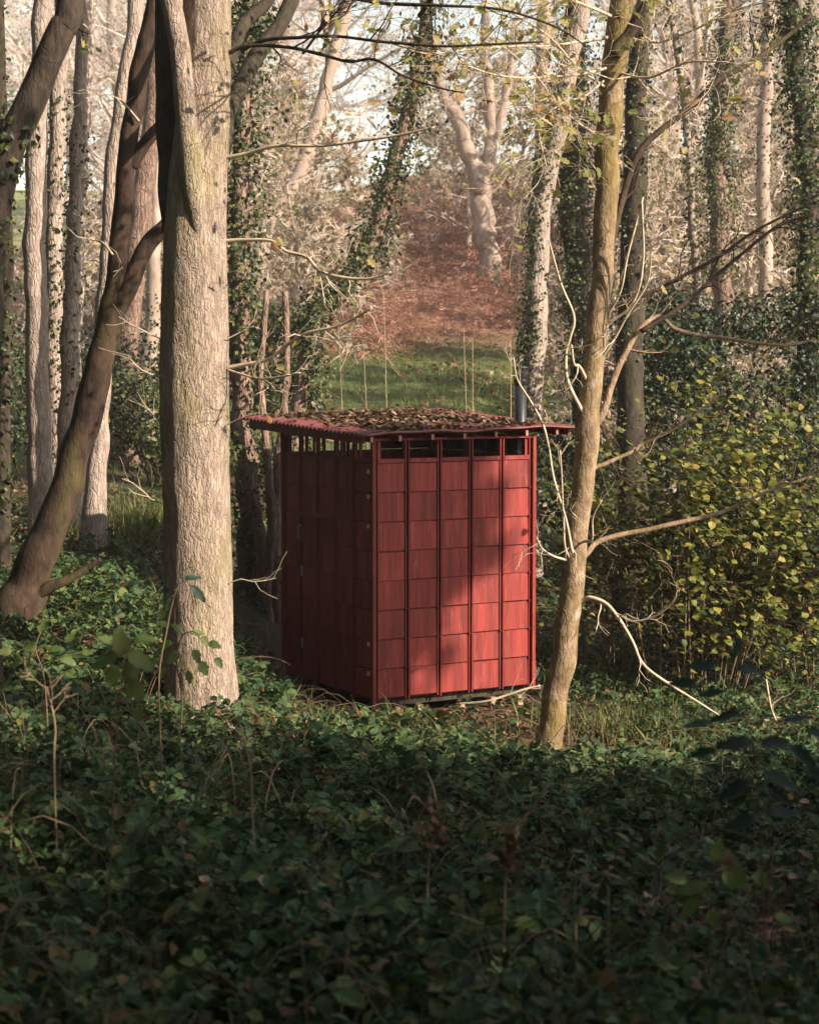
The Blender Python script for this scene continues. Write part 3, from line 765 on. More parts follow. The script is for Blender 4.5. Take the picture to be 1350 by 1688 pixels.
straight([(238, 700, 36), (241, 620, 30), (252, 540, 27), (254, 440, 24), (258, 300, 22), (262, 100, 20)], 29, 'far', 'crooked ivy-footed trunk half hidden by the oak', 300, zr=(0, .4), thick=.12)
straight([(2, 980, 30), (4, 800, 26), (8, 600, 24), (12, 480, 22), (8, 300, 22), (0, 100, 20)], 19, 'dark', 'thin dark trunk behind the bending dark tree', 300, zr=(.1, .7), thick=.06)

# ---- ivy coppice behind the oak
pF = px_path([(412, 1095, 30), (420, 960, 30), (414, 860, 34), (404, 760, 36), (398, 640, 34), (396, 500, 34), (396, 350, 32), (402, 200, 30), (410, 60, 28), (414, -20, 26)], 20.4)
copp = tree_root('ivy_tree', 'ivy-smothered coppiced tree between the oak and the cabin', pF)
pF = extend(pF, 5)
make_trunk('trunk', pF, M['pink'], copp, 12, 6, .5, 1.2, seed=2)
for sp in ([(398, 1100, 24), (402, 1000, 22), (400, 900, 22), (410, 830, 20), (408, 760, 18)],
           [(436, 1095, 22), (436, 990, 20), (430, 900, 22), (418, 840, 20), (410, 780, 16)],
           [(462, 1095, 24), (458, 980, 22), (450, 890, 22), (456, 800, 18), (466, 700, 14), (474, 600, 12), (470, 480, 10)],
           [(444, 1080, 16), (440, 960, 16), (448, 860, 16), (440, 740, 13), (430, 620, 11), (440, 480, 9)]):
    make_trunk('stem', px_path(sp, 20.3 + RR.uniform(-.3, .3)), M['pink'], copp, 10, 6, .5, 1.3, seed=RR.random() * 20)
ivy(copp, pF, 3400, .19, size=(.04, .075), zr=(.36, .98), clump=.2)
ivy(copp, pF, 700, .2, zr=(.1, .36), clump=.1)
crown(copp, pF, M['dark'], 5, 1.8, 2, frac=.8)

# ---- other trunks behind the cabin
straight([(385, 600, 34), (415, 470, 30), (440, 375, 27), (457, 341, 26), (495, 284, 24), (517, 212, 23), (540, 133, 22), (559, 57, 21), (575, -10, 20)], 36, 'far', 'pale smooth trunk leaning right on the slope above the lawn', name='leaning_trunk_tree', ext=7, cn=6)
pH = [(488, 720, 30), (498, 640, 27), (510, 575, 26), (521, 531, 27), (546, 485, 29), (584, 447, 29), (616, 398, 28), (639, 322, 27), (658, 243, 25), (677, 170, 24), (694, 90, 22), (705, 0, 20)]
tH, pHg = straight(pH, 24, 'pink', 'crooked trunk in shaggy ivy leaning over the lawn behind the cabin', 3000, name='crooked_tree', zr=(.02, .8), thick=.18, clump=.0, size=(.04, .08), cn=3)
tI = px_path([(806, 520, 44), (803, 440, 38), (797, 360, 36), (786, 296, 36), (766, 235, 26), (750, 190, 24), (733, 160, 20), (712, 90, 18), (700, 0, 16)], 52)
far_fork = tree_root('forked_tree', 'grey forked tree standing against the bright sky on the hillside', tI)
tI = extend(tI, 4); make_trunk('trunk', tI, M['far'], far_fork, 10, 6, .5, 1.2, seed=4)
for sp in ([(790, 310, 24), (808, 250, 22), (809, 212, 20), (806, 150, 18), (798, 80, 15), (800, 0, 12)], [(808, 240, 16), (826, 190, 15), (840, 120, 13), (850, 30, 11)]):
    mb = MB(); limb(mb, px_path(sp, 52), 8, 6, .5, 3); mb.build('limb', M['far'], far_fork, True, True)
crown(far_fork, tI, M['far'], 6, 3.2, 2, leaf=M['farleaf'], frac=.45, size=.12)
straight([(872, 760, 40), (876, 690, 37), (880, 606, 36), (886, 512, 35), (890, 379, 34), (907, 265, 34), (926, 171, 32), (940, 100, 29), (960, 0, 26)], 24, 'pale', 'pale grey trunk rising behind the vent pipe with ivy down one side', 1500, zr=(.05, .62), thick=.10, side=math.pi * 1.05, clump=.6)
straight([(890, 560, 26), (892, 400, 25), (894, 200, 25), (896, 0, 24)], 42, 'far', 'slim upright grey trunk far behind the vent pipe', 200, zr=(.3, .8), name='slim_tree')
straight([(962, 700, 40), (955, 560, 40), (950, 420, 42), (945, 280, 44), (944, 160, 40), (946, 0, 34)], 26, 'dark', 'dark trunk thickly wrapped in ivy left of the slender mossy tree', 4200, zr=(.15, .95), thick=.17, clump=.55, name='ivy_clad_tree')
straight([(1040, 720, 46), (1040, 560, 44), (1043, 420, 42), (1046, 280, 40), (1050, 140, 34), (1056, 0, 30)], 22.5, 'dark', 'dark upright trunk close behind the slender mossy tree', 700, zr=(.2, .9), thick=.06, name='dark_trunk_tree', clump=.1)
straight([(1192, 560, 34), (1188, 440, 33), (1186, 330, 32), (1181, 260, 30), (1186, 190, 28), (1193, 110, 27), (1202, 0, 25)], 29, 'pink', 'pinkish trunk with ivy on its upper half above the yellow hazel', 2400, zr=(.18, .75), thick=.16, clump=.2, name='ivy_clad_tree')
straight([(1152, 560, 15), (1149, 474, 14), (1142, 379, 13), (1138, 303, 12), (1130, 197, 11), (1112, 60, 10), (1100, 0, 9)], 25, 'far', 'thin crooked sapling trunk among ivy above the yellow hazel', 500, zr=(.1, .7), thick=.08, name='thin_tree', ext=3)
straight([(1330, 640, 36), (1328, 480, 34), (1335, 330, 32), (1322, 180, 30), (1305, 60, 28), (1296, -10, 26)], 24.5, 'dark', 'trunk buried in tall ivy at the right end of the wood', 3800, zr=(.05, .85), thick=.26, clump=.1, name='ivy_clad_tree', size=(.04, .085))
straight([(1250, 600, 24), (1262, 450, 23), (1256, 300, 22), (1262, 120, 22), (1270, 0, 20)], 33, 'far', 'pale slim trunk between the two ivy-clad trees on the right', 260, zr=(.2, .6), name='slim_tree')

# ---- slender tree in front of the cabin's right end
pM = px_path([(905, 1225, 46), (915, 1158, 42), (928, 1080, 42), (939, 1004, 40), (944, 965, 40), (951, 888, 38), (961, 773, 37), (967, 715, 41), (974, 650, 37), (980, 575, 34), (989, 455, 35), (998, 341, 38), (1003, 227, 40), (1010, 114, 40), (1022, 40, 42), (1030, 0, 44)], 15.0)
slim = tree_root('slender_tree', 'slender mossy tree with long thin branches in front of the cabin corner', pM)
pMx = extend(pM, 5)
make_trunk('trunk', pMx, M['hazelbark'], slim, 24, 8, .3, 1.2, seed=6)
mb = MB(); limb(mb, extend(px_path([(1012, 90, 22), (1040, 50, 18), (1066, 5, 16), (1090, -30, 14)], 14.9), 3), 10, 6, .4, 2); mb.build('limb', M['brown'], slim, True, True)
twigs(slim, [
    [(968, 722, 14), (992, 680, 13), (1008, 638, 12), (1030, 590, 11), (1055, 546, 9), (1076, 526, 8), (1096, 520, 8), (1120, 540, 7), (1160, 552, 7), (1200, 555, 6), (1260, 565, 6), (1310, 570, 5), (1360, 560, 4)],
    [(949, 932, 11), (970, 912, 10), (985, 896, 10), (1023, 886, 9), (1081, 875, 8), (1139, 863, 8), (1197, 850, 7), (1235, 836, 6), (1293, 811, 5), (1360, 792, 4)],
    [(961, 792, 8), (982, 772, 7), (1004, 765, 7), (1050, 746, 6), (1066, 734, 6), (1120, 711, 5), (1177, 672, 4), (1220, 638, 3)],
], 15.0, M['hazelbark'], kids=6, lev=1, L=.5, leaf=.04, dY=.5, sides=7)
twigs(slim, [
    [(992, 445, 12), (1007, 408, 12), (1024, 341, 12), (1040, 288, 11), (1062, 243, 11), (1096, 208, 11), (1153, 163, 11), (1191, 125, 10), (1248, 91, 9), (1297, 57, 8), (1360, 5, 7)],
    [(1055, 546, 8), (1115, 512, 7), (1172, 466, 7), (1229, 417, 6), (1297, 368, 6), (1360, 345, 5)],
    [(975, 512, 8), (1002, 505, 7), (1077, 481, 7), (1115, 462, 6), (1172, 432, 6), (1210, 409, 6), (1267, 371, 5), (1360, 326, 4)],
], 15.0, M['brown'], kids=7, lev=1, L=.5, leaf=.04, dY=.5, sides=7)
twigs(slim, [
    [(942, 1005, 8), (960, 988, 7), (972, 984, 7), (996, 992, 6), (1016, 1015, 6), (1039, 1054, 5), (1054, 1088, 5), (1089, 1115, 5), (1127, 1139, 4), (1177, 1169, 3)],
    [(1016, 1012, 4), (1043, 1022, 4), (1074, 1012, 3), (1097, 992, 3), (1106, 973, 2)],
    [(968, 700, 8), (954, 672, 7), (940, 645, 7), (931, 618, 6), (930, 580, 6), (936, 555, 5), (941, 523, 5), (920, 470, 4), (900, 400, 3)],
    [(975, 645, 7), (955, 606, 6), (942, 600, 5), (936, 570, 4)],
    [(945, 930, 6), (930, 900, 4), (926, 850, 4), (922, 790, 3), (918, 740, 3)],
    [(945, 905, 5), (960, 890, 4), (972, 885, 4), (972, 850, 3), (985, 820, 3)],
    [(940, 925, 5), (910, 915, 4), (890, 900, 3), (880, 880, 2)],
    [(1000, 520, 5), (1020, 480, 4), (1030, 420, 4), (1052, 330, 3)],
    [(985, 600, 5), (1010, 560, 4), (1030, 520, 4), (1060, 470, 3), (1066, 420, 2)],
    [(990, 540, 5), (1040, 500, 4), (1055, 430, 4), (1050, 340, 3)],
    [(905, 740, 4), (893, 700, 5), (872, 660, 4), (850, 625, 3), (843, 590, 3)],
    [(905, 740, 3), (912, 790, 4), (928, 850, 4), (938, 905, 5)],
], 14.98, M['twig'], kids=4, lev=1, L=.25, leaf=.03, dY=-.3)
crown(slim, pMx, M['brown'], 8, 1.8, 2, leaf=M['oakleaf'], frac=.86, size=.08)
# leafy sunlit spray that the slender tree and the oak hold across the top
twigs(slim, [
    [(1012, 60, 7.4), (960, 75, 5.0), (900, 88, 4.3), (840, 96, 3.7), (770, 108, 3.1), (700, 120, 2.5), (650, 110, 1.9)],
    [(1008, 110, 6.2), (960, 128, 4.3), (910, 140, 3.7), (860, 150, 3.1), (800, 150, 2.5), (740, 135, 1.9)],
    [(1005, 150, 5.6), (950, 120, 3.7), (890, 70, 3.7), (820, 40, 3.1), (750, 20, 2.5), (690, 5, 1.9)],
    [(1000, 130, 5.0), (960, 165, 3.7), (920, 185, 3.1), (885, 215, 2.5), (860, 235, 1.9)],
    [(1015, 30, 6.2), (960, 20, 5.0), (900, 12, 3.7), (830, 10, 3.1), (760, -6, 2.5)],
    [(1000, 230, 4.3), (955, 215, 3.1), (910, 190, 3.1), (870, 150, 2.5), (800, 100, 1.9)],
    [(1022, 60, 5.6), (1070, 80, 4.3), (1120, 72, 3.7), (1180, 50, 3.1), (1240, 44, 2.5)],
    [(1016, 120, 5.6), (1060, 140, 4.3), (1110, 128, 3.1), (1160, 140, 2.5)],
    [(900, 85, 3.1), (880, 130, 2.5), (872, 190, 2.5), (878, 250, 1.9), (884, 300, 1.2)],
], 14.98, M['twig'], kids=15, lev=2, L=.5, leaf=.17, dY=-1.1, wob=.3, leaf_size=.085)

# ================================================================== HAZEL AND OTHER BUSHES
def bush(name, label, base_px, Y, rx, ry, h, n_leaf, mat, canes=14, big=0, group=None, size=(.045, .105), mat_big=None, lo=.07, cat='bush', cmat='cane'):
    p = P(base_px, 1100, Y); gz = float(GZ(p.x, Y))
    t = empty(name, (p.x, Y, gz)); tag(t, label, cat, group)
    cl = []
    for k in range(canes):
        a = RR.uniform(0, 6.283); rr = math.sqrt(RR.random())
        top = Vector((p.x + math.cos(a) * rr * rx, Y + math.sin(a) * rr * ry, gz + h * RR.uniform(.55, .98) * (1 - .35 * rr * rr)))
        b = Vector((p.x + math.cos(a) * rr * rx * .42, Y + math.sin(a) * rr * ry * .3, 0)); b.z = float(GZ(b.x, b.y)) - .05
        mb = MB(); mid = b.lerp(top, .5) + Vector((RR.gauss(0, .06), RR.gauss(0, .06), .12))
        r = RR.uniform(.006, .013)
        pts, rad = limb(mb, [(*b, r), (*b.lerp(mid, .5), r * .9), (*mid, r * .75), (*mid.lerp(top, .55), r * .5), (*top, r * .25)], 5, 4, .8, RR.random() * 30)
        for j in range(6):
            i = RR.randint(len(pts) // 3, len(pts) - 1)
            tips = []
            grow(mb, pts[i], gauss3(1) + Vector((0, 0, .3)), h * .2, rad[i] * .6, 1, tips=tips, nch=(2, 3)); cl += [tt[0] for tt in tips]
        cl += pts[len(pts) // 2:]
        mb.build('cane', M[cmat], t, True, True)
    cl = np.array([list(c) for c in cl])
    n = int(n_leaf * 2.4)
    ctr = cl[RNG.integers(0, len(cl), n)]
    pos = ctr + RNG.normal(0, .19, (n, 3)) * np.array([1, 1, .75])
    g = GZ(pos[:, 0], pos[:, 1]); hol = np.array([noise.noise(Vector((a_ * 2.1, b_ * 2.1, c_ * 2.6))) for a_, b_, c_ in pos]); ok = (pos[:, 2] > g + h * lo * RNG.uniform(.4, 2.6, n)) & (hol > -.12) & ~((pos[:, 0] < 2.5) & (pos[:, 1] < 18.4))
    pos = pos[ok][:n_leaf]
    up = ups(len(pos), .55) + np.array([TO_SUN.x * .35, TO_SUN.y * .5, 0])
    sz = RNG.uniform(*size, len(pos))
    if big:
        order = np.argsort(pos[:, 1]); idx = order[:big * 3][RNG.permutation(min(big * 3, len(order)))[:big]]
        keep = np.ones(len(pos), bool); keep[idx] = False
        mes = []
        V, T = ROUND
        for k in range(4):
            W = V * (1, 1, RR.uniform(.5, 1.8)); mes.append(np_mesh('leaf', W, T)); mes[-1].materials.append(mat_big)
        for i in idx:
            o = link('leaf', mes[RR.randint(0, 3)], None, t)
            q = Vector(up[i]).to_track_quat('Z', 'Y'); o.rotation_mode = 'QUATERNION'
            from mathutils import Quaternion
            o.rotation_quaternion = q @ Quaternion((0, 0, 1), RR.uniform(0, 6.28))
            o.location = Vector(pos[i]) - Vector(t.location); s = sz[i] * 1.1; o.scale = (s, s, s)
        pos, up, sz = pos[keep], up[keep], sz[keep]
    cloud_obj('foliage', ROUND, pos, up, sz, mat, t)
    return t
bush('hazel_bush', 'yellow-green leafy hazel bush with many thin canes beside the slender tree', 1150, 18.6, 1.25, .8, 3.4, 5600, M['hazel'], 24, 300, mat_big=M['hazel_obj'])
bush('hazel_bush', 'leafy hazel bush leaning out at the right end, beyond the fallen branch', 1345, 19.2, .95, .8, 3.1, 3000, M['hazel'], 16, 120, mat_big=M['hazel_obj'])
bush('hazel_bush', 'thin young hazel close behind the slender tree and cabin corner', 1010, 19.8, .55, .5, 2.3, 1500, M['hazel'], 10, 60, mat_big=M['hazel_obj'], lo=.3)
def evergreen(label, px, Y, rx, h, n, mat='ever', name='holly_bush', size=(.05, .09), base=None, group=None):
    p = P(px, 700, Y); gz = float(GZ(p.x, Y))
    t = empty(name, (p.x, Y, gz)); tag(t, label, 'bush', group)
    mb = MB(); tips = []
    for k in range(7):
        grow(mb, Vector((p.x + RR.uniform(-.2, .2) * rx, Y + RR.uniform(-.2, .2) * rx, gz - .05)), Vector((RR.uniform(-.5, .5), RR.uniform(-.4, .4), 1)), h * .8, .02, 2, tips=tips, nch=(3, 5))
    mb.build('stems', M['dark'], t, True, True)
    nb = 26; a = RNG.uniform(0, 6.283, nb); rr = np.sqrt(RNG.random(nb)) * rx; zz = RNG.uniform(.12, .95, nb)
    cc = np.stack([p.x + np.cos(a) * rr * (1.05 - .5 * zz), Y + np.sin(a) * rr * .7, gz + zz * h], 1)
    ctr = cc[RNG.integers(0, nb, n)]; d = RNG.normal(0, 1, (n, 3)); d /= np.linalg.norm(d, axis=1, keepdims=True)
    rad = RNG.uniform(.5, 1.1, n) ** .6 * (rx * .38)
    pos = ctr + d * rad[:, None] * np.array([1, 1, .7])
    pos[:, 2] = np.maximum(pos[:, 2], GZ(pos[:, 0], pos[:, 1]) + .03)
    cloud_obj('foliage', QUICK, pos, d + RNG.normal(0, .5, (n, 3)) + np.array([0, 0, .4]), RNG.uniform(*size, n), M[mat], t)
    return t
evergreen('dark evergreen thicket behind the yellow hazel, below the pinkish trunk', 1130, 23.8, 1.15, 3.9, 7600)
evergreen('dark evergreen thicket behind the hazel at the right end of the wood', 1310, 24.3, 1.25, 4.0, 7600)
evergreen('low dark evergreen bush between cabin roof and slender tree', 940, 23.8, .7, 2.2, 2600)
evergreen('tall dark evergreen bush between the dark upright trunk and the thin crooked sapling', 1085, 25.5, .8, 4.0, 5000)
evergreen('dark holly bush at the foot of the hazel, near the fallen branch', 1230, 20.6, 1.0, 1.5, 3600)
evergreen('mid-green leafy bush behind the ivy coppice, left of the crooked trunk', 450, 26.5, .7, 2.6, 2000, 'ivy', 'leafy_bush', (.06, .10))
evergreen('shaded bush behind the row of pale trunks', 150, 27, 1.6, 1.8, 3000, 'ever', 'leafy_bush')
evergreen('tangled bush behind the oak trunk and pink trunk', 250, 25, .8, 1.6, 2200, 'ivy', 'leafy_bush')
evergreen('leafy bush left of the pale trunk row', 20, 24.5, 1.0, 2.0, 2600, 'ever', 'leafy_bush')

# ================================================================== BACKGROUND WOOD
def wood_proto(seed, h, levs, n0, leaf_n, spread=.8):
    RR.seed(seed)
    tr = MB(); cr = MB(); tips = []
    path = [(0, 0, -.3, .022 * h), (RR.gauss(0, .1), RR.gauss(0, .1), h * .25, .016 * h), (RR.gauss(0, .3), RR.gauss(0, .3), h * .55, .011 * h), (RR.gauss(0, .5), RR.gauss(0, .5), h * .9, .004 * h)]
    pts, rad = limb(tr, path, 8, 5, .6, seed)
    for k in range(n0):
        i = RR.randint(int(len(pts) * .22), len(pts) - 1)
        a = RR.uniform(0, 6.283); d = Vector((math.cos(a), math.sin(a), RR.uniform(-.05, .7)))
        grow(cr, pts[i], d, h * RR.uniform(.2, .36), rad[i] * .5, levs, up=.05, wob=.2, nch=(4, 6), ratio=.58, tips=tips, spread=(.5, spread + .4), seg=4, rmin=.0055, sides=(3, 3, 3, 4))
    tm = tr.mesh('trunk'); tm.materials.append(M['far']); cm = cr.mesh('crown', False); cm.materials.append(M['fartwig'])
    sel = [t for t in tips if RR.random() < leaf_n]
    pos = np.array([list(t[0]) for t in sel])
    V, T = cloud(QUICK, pos, RNG.normal(0, 1, pos.shape) + np.array([.2, -.2, .4]), RNG.uniform(.07, .16, len(pos)))
    fm = np_mesh('foliage', V, T); fm.materials.append(M['farleaf'])
    return tm, cm, fm
protos = [wood_proto(21, 13, 3, 22, .14), wood_proto(22, 15, 3, 22, .08), wood_proto(23, 12, 3, 24, .2)]
shrubs = [wood_proto(31, 4.2, 3, 20, .35, 1.1), wood_proto(32, 3.4, 3, 20, .2, 1.1)]
def plant_wood(name, protos, X, Y, sc, label, group, cat='tree'):
    t = empty(name, (X, Y, float(GZ(X, Y))), RR.uniform(0, 6.28)); tag(t, label, cat, group)
    t.scale = (sc, sc, sc * RR.uniform(.9, 1.12))
    tm, cm, fm = protos[RR.randint(0, len(protos) - 1)]
    for nm, me in (('trunk', tm), ('crown', cm), ('foliage', fm)):
        o = bpy.data.objects.new(nm, me); COL.objects.link(o); o.parent = t
RR.seed(77)
for row, (Y, n, sc) in enumerate(((50, 8, .75), (58, 9, .8), (66, 10, .9), (76, 11, 1.0), (88, 12, 1.1), (100, 12, 1.2))):
    half = .30 * Y + 2
    for k in range(n):
        X = -half + 2 * half * (k + RR.uniform(.15, .85)) / n
        px = 675 + X / Y * F_PX
        if Y < 70 and (540 < px < 1000): continue
        if 500 < px < 1010 and Y > 55: continue      # the bright gap
        if px < 60 and Y < 90: continue                                    # the pale field on the left
        plant_wood('bare_tree', protos, X, Y + RR.uniform(-3, 3), sc * RR.uniform(.8, 1.2), 'thin-twigged bare tree in the wood on the far slope', 'bare trees of the far wood')
for k in range(46):
    Y = RR.uniform(41, 62); X = RR.uniform(-.27, .27) * Y; px = 675 + X / Y * F_PX
    if px < 70 or (530 < px < 900 and Y < 56 and RR.random() < .6): continue
    plant_wood('twiggy_shrub', shrubs, X, Y, RR.uniform(.7, 1.3), 'bare twiggy shrub on the russet bracken slope', 'twiggy shrubs on the slope', 'shrub')
for (px, Y, s) in ((460, 33, 1.0), (1010, 31, 1.0), (1080, 33, 1.1), (1160, 36, 1.1), (1280, 34, 1.2), (960, 35, .8), (300, 33, .8), (150, 36, .9), (1340, 30, .9), (1110, 29, .7)):
    X = (px - 675) / F_PX * Y
    plant_wood('twiggy_shrub', shrubs, X, Y, s, 'bare twiggy shrub at the edge of the lawn', 'twiggy shrubs round the lawn', 'shrub')
# thin saplings behind the roof
for (px, top, Y) in ((634, 480, 22), (766, 540, 23), (775, 560, 22.5), (838, 560, 21.5), (602, 560, 24), (562, 560, 25)):
    p0 = P(px, 700, Y); p1 = P(px + RR.uniform(-6, 6), top, Y); gz = float(GZ(p0.x, Y))
    t = empty('sapling', (p0.x, Y, gz)); tag(t, 'thin leafless sapling standing behind the cabin roof', 'sapling', 'leafless saplings behind the roof')
    mb = MB(); pts, rad = limb(mb, [(p0.x, Y, gz - .05, .009), (p0.x + .03, Y, (gz + p1.z) / 2, .007), (*p1, .003)], 5, 5, 1.5, RR.random() * 9)
    mb.build('stem', M['stalk'], t, True, True)
    for k in range(7):
        mb = MB(); grow(mb, pts[RR.randint(3, len(pts) - 1)], gauss3(1) + Vector((0, 0, .6)), .35, .003, 1, nch=(1, 3))
        mb.build('twig', M['stalk'], t, True, True)

# bracken on the slope
def scatter(n, x0f, x1f, y0, y1, ypow=1.0):
    y = y0 + (y1 - y0) * RNG.random(n) ** ypow
    x = (x0f + (x1f - x0f) * RNG.random(n)) * y
    return x, y
def fbm(x, y, s, seed=0):
    return (np.sin(x * s + seed) * np.cos(y * s * 1.17 + seed * 2) + .6 * np.sin(x * s * 2.3 + y * s * 1.1 + seed) + .4 * np.cos(x * s * 3.9 - y * s * 4.3))
x, y = scatter(90000, -.27, .27, 40, 72)
ok = (fbm(x, y, .5, 3) + RNG.normal(0, .6, len(x)) > -.7) & (y > 42.5 + 1.5 * np.sin(x * .8) + np.sin(x * 2.3) + RNG.normal(0, .8, len(x))) & ~((x / y < -.185) & (y > 46))
x, y = x[ok], y[ok]
pos = np.stack([x, y, GZ(x, y) + np.abs(RNG.normal(0, .30, len(x))) * (1 + .6 * fbm(x, y, 1.1, 2))], 1)
tag(cloud_obj('bracken', FROND, pos, ups(len(x), .9), RNG.uniform(.14, .38, len(x)), M['bracken']), 'russet dead bracken covering the slope above the lawn', 'bracken', kind='stuff')
# lawn grass
x, y = scatter(60000, -.26, .26, 26, 45)
keep = fbm(x, y, .6, 1) + RNG.normal(0, .8, len(x)) > -1.2; x, y = x[keep], y[keep]
pos = np.stack([x, y, GZ(x, y)], 1)
tag(cloud_obj('grass', BLADE, pos, ups(len(x), .35), RNG.uniform(.08, .2, len(x)), M['grass']), 'short green grass of the lawn behind the cabin', 'grass', kind='stuff')

x, y = scatter(7000, -.26, .26, 27, 44); keep = fbm(x, y, .45, 6) + RNG.normal(0, .5, len(x)) > .1; x, y = x[keep], y[keep]
tag(cloud_obj('lawn_litter', QUICK, np.stack([x, y, GZ(x, y) + .06], 1), ups(len(x), .5), RNG.uniform(.08, .17, len(x)), M['litter']), 'fallen leaves strewn over the lawn behind the cabin', 'leaves', kind='stuff')
# ================================================================== FOREGROUND
def veg_h(x, y):
    return .30 + .20 * fbm(x, y, .9, 2) * .5 + .14 * fbm(x, y, 2.3, 5) * .5
def clear(x, y):
    """1 where brambles grow; 0 under and close round the cabin"""
    lx = (x - corner.x) * cr + (y - corner.y) * sr; ly = -(x - corner.x) * sr + (y - corner.y) * cr
    inside = (lx > -.35) & (lx < 2.0) & (ly > -.55) & (ly < 2.2)
    return ~inside
x, y = scatter(52000, -.36, .36, 3.6, 17.2, .85)
dens = fbm(x, y, .8, 7)
ok = (dens + RNG.normal(0, .5, len(x)) > -.85 + .9 * (y > 14.5) * (x > -1.0)) & clear(x, y)
x, y = x[ok], y[ok]; hh = np.maximum(.10, veg_h(x, y)) * np.where((y > 13.8) & (x > -1.0), .55, 1.0)
z = GZ(x, y) + hh * RNG.random(len(x)) ** .45 + RNG.normal(0, .03, len(x))
pos = np.stack([x, y, z], 1)
up = ups(len(x), .75)
tag(cloud_obj('bramble_cover', TRI, pos, up, RNG.uniform(.036, .09, len(x)) * np.where(RNG.random(len(x)) < .08, 1.5, 1), M['bramble']), 'dark green bramble leaves carpeting the shaded foreground', 'brambles', kind='stuff')
# brambles on the left bank and behind
x, y = scatter(10000, -.30, .0, 15.5, 24)
ok = clear(x, y) & (x < -1.5) & (fbm(x, y, .8, 4) + RNG.normal(0, .7, len(x)) > -.5); x, y = x[ok], y[ok]
pos = np.stack([x, y, GZ(x, y) + .22 * RNG.random(len(x))], 1)
tag(cloud_obj('bank_cover', TRI, pos, ups(len(x), .5), RNG.uniform(.04, .075, len(x)), M['bramble']), 'low brambles over the bank behind the leaning tree', 'brambles', kind='stuff')
x, y = scatter(6500, .02, .30, 17, 24)
ok = clear(x, y) & (x > .9); x, y = x[ok], y[ok]
pos = np.stack([x, y, GZ(x, y) + .25 * RNG.random(len(x))], 1)
tag(cloud_obj('hollow_cover', TRI, pos, ups(len(x), .5), RNG.uniform(.04, .08, len(x)), M['bramble']), 'brambles in the shade under the hazel', 'brambles', kind='stuff')
# bramble canes arching
mb = MB()
for k in range(1500):
    yy_ = 3.8 + 13 * RR.random() ** .8; xx_ = RR.uniform(-.33, .33) * yy_
    if not bool(clear(np.array([xx_]), np.array([yy_]))[0]): continue
    g = float(GZ(xx_, yy_)); a = RR.uniform(0, 6.283); L = RR.uniform(.2, .75); hgt = RR.uniform(.2, .6)
    bend = RR.uniform(-.3, .3); hgt *= (.55 if yy_ > 13.5 else 1)
    pts = [(xx_ + math.cos(a + bend * t) * L * t, yy_ + math.sin(a + bend * t) * L * t, g + hgt * (1 - (1 - 1.55 * t) ** 2) + .012 * RR.random()) for t in (0, .15, .3, .45, .6, .75, .88, 1)]
    w_ = RR.uniform(.4, 1.0); mb.tube(pts, [.004 * w_, .0038 * w_, .0035 * w_, .0032 * w_, .0028 * w_, .0023 * w_, .0018 * w_, .001 * w_], 4)
tag(mb.build('bramble_canes', M['cane']), 'arching brown bramble stems among the foreground leaves', 'stems', kind='stuff')
# rough grass
x, y = scatter(36000, -.34, .34, 4, 24, .9)
ok = clear(x, y) & (fbm(x, y, .7, 9) + RNG.normal(0, .5, len(x)) > .55); x, y = x[ok], y[ok]
pos = np.stack([x, y, GZ(x, y)], 1)
tag(cloud_obj('rough_grass', BLADE, pos, ups(len(x), .45), RNG.uniform(.10, .34, len(x)), M['mossgrass']), 'rough grass blades growing through the brambles', 'grass', kind='stuff')
# sunlit ferny grass left of the oak and tuft by the slender tree
x = np.concatenate([RNG.normal(-3.05, .4, 1500), RNG.normal(1.9, .4, 700)]); y = np.concatenate([RNG.normal(21.6, .7, 1500), RNG.normal(16.6, .35, 700)])
pos = np.stack([x, y, GZ(x, y)], 1)
tag(cloud_obj('tall_grass', BLADE, pos, ups(len(x), .4), RNG.uniform(.12, .36, len(x)), M['mossgrass']), 'long pale green grass tufts by the trunks', 'grass', kind='stuff')
# fallen leaves
x, y = scatter(16000, -.34, .34, 3.6, 25, .9)
inside = ~clear(x, y); lx = (x - corner.x) * cr + (y - corner.y) * sr; ly = -(x - corner.x) * sr + (y - corner.y) * cr
ok = ~((lx > .1) & (lx < 1.6) & (ly > .25)); x, y = x[ok], y[ok]
lift = np.where((RNG.random(len(x)) < .07) & (y < 14), veg_h(x, y) * RNG.uniform(.4, 1.05, len(x)), .015)
pos = np.stack([x, y, GZ(x, y) + lift], 1)
tag(cloud_obj('leaf_litter', LEAF, pos, ups(len(x), .4), RNG.uniform(.05, .10, len(x)), M['litter']), 'brown fallen leaves scattered over the woodland floor', 'leaves', kind='stuff')
x = RNG.normal(.35, .75, 900); y = RNG.normal(16.75, .28, 900)
pos = np.stack([x, y, GZ(x, y) + .02 + RNG.random(900) * .05], 1)
tag(cloud_obj('leaf_drift', OAK, pos, ups(900, .6), RNG.uniform(.05, .11, 900), M['litter']), 'pinkish fallen leaves drifted below the cabin front', 'leaves', kind='stuff')

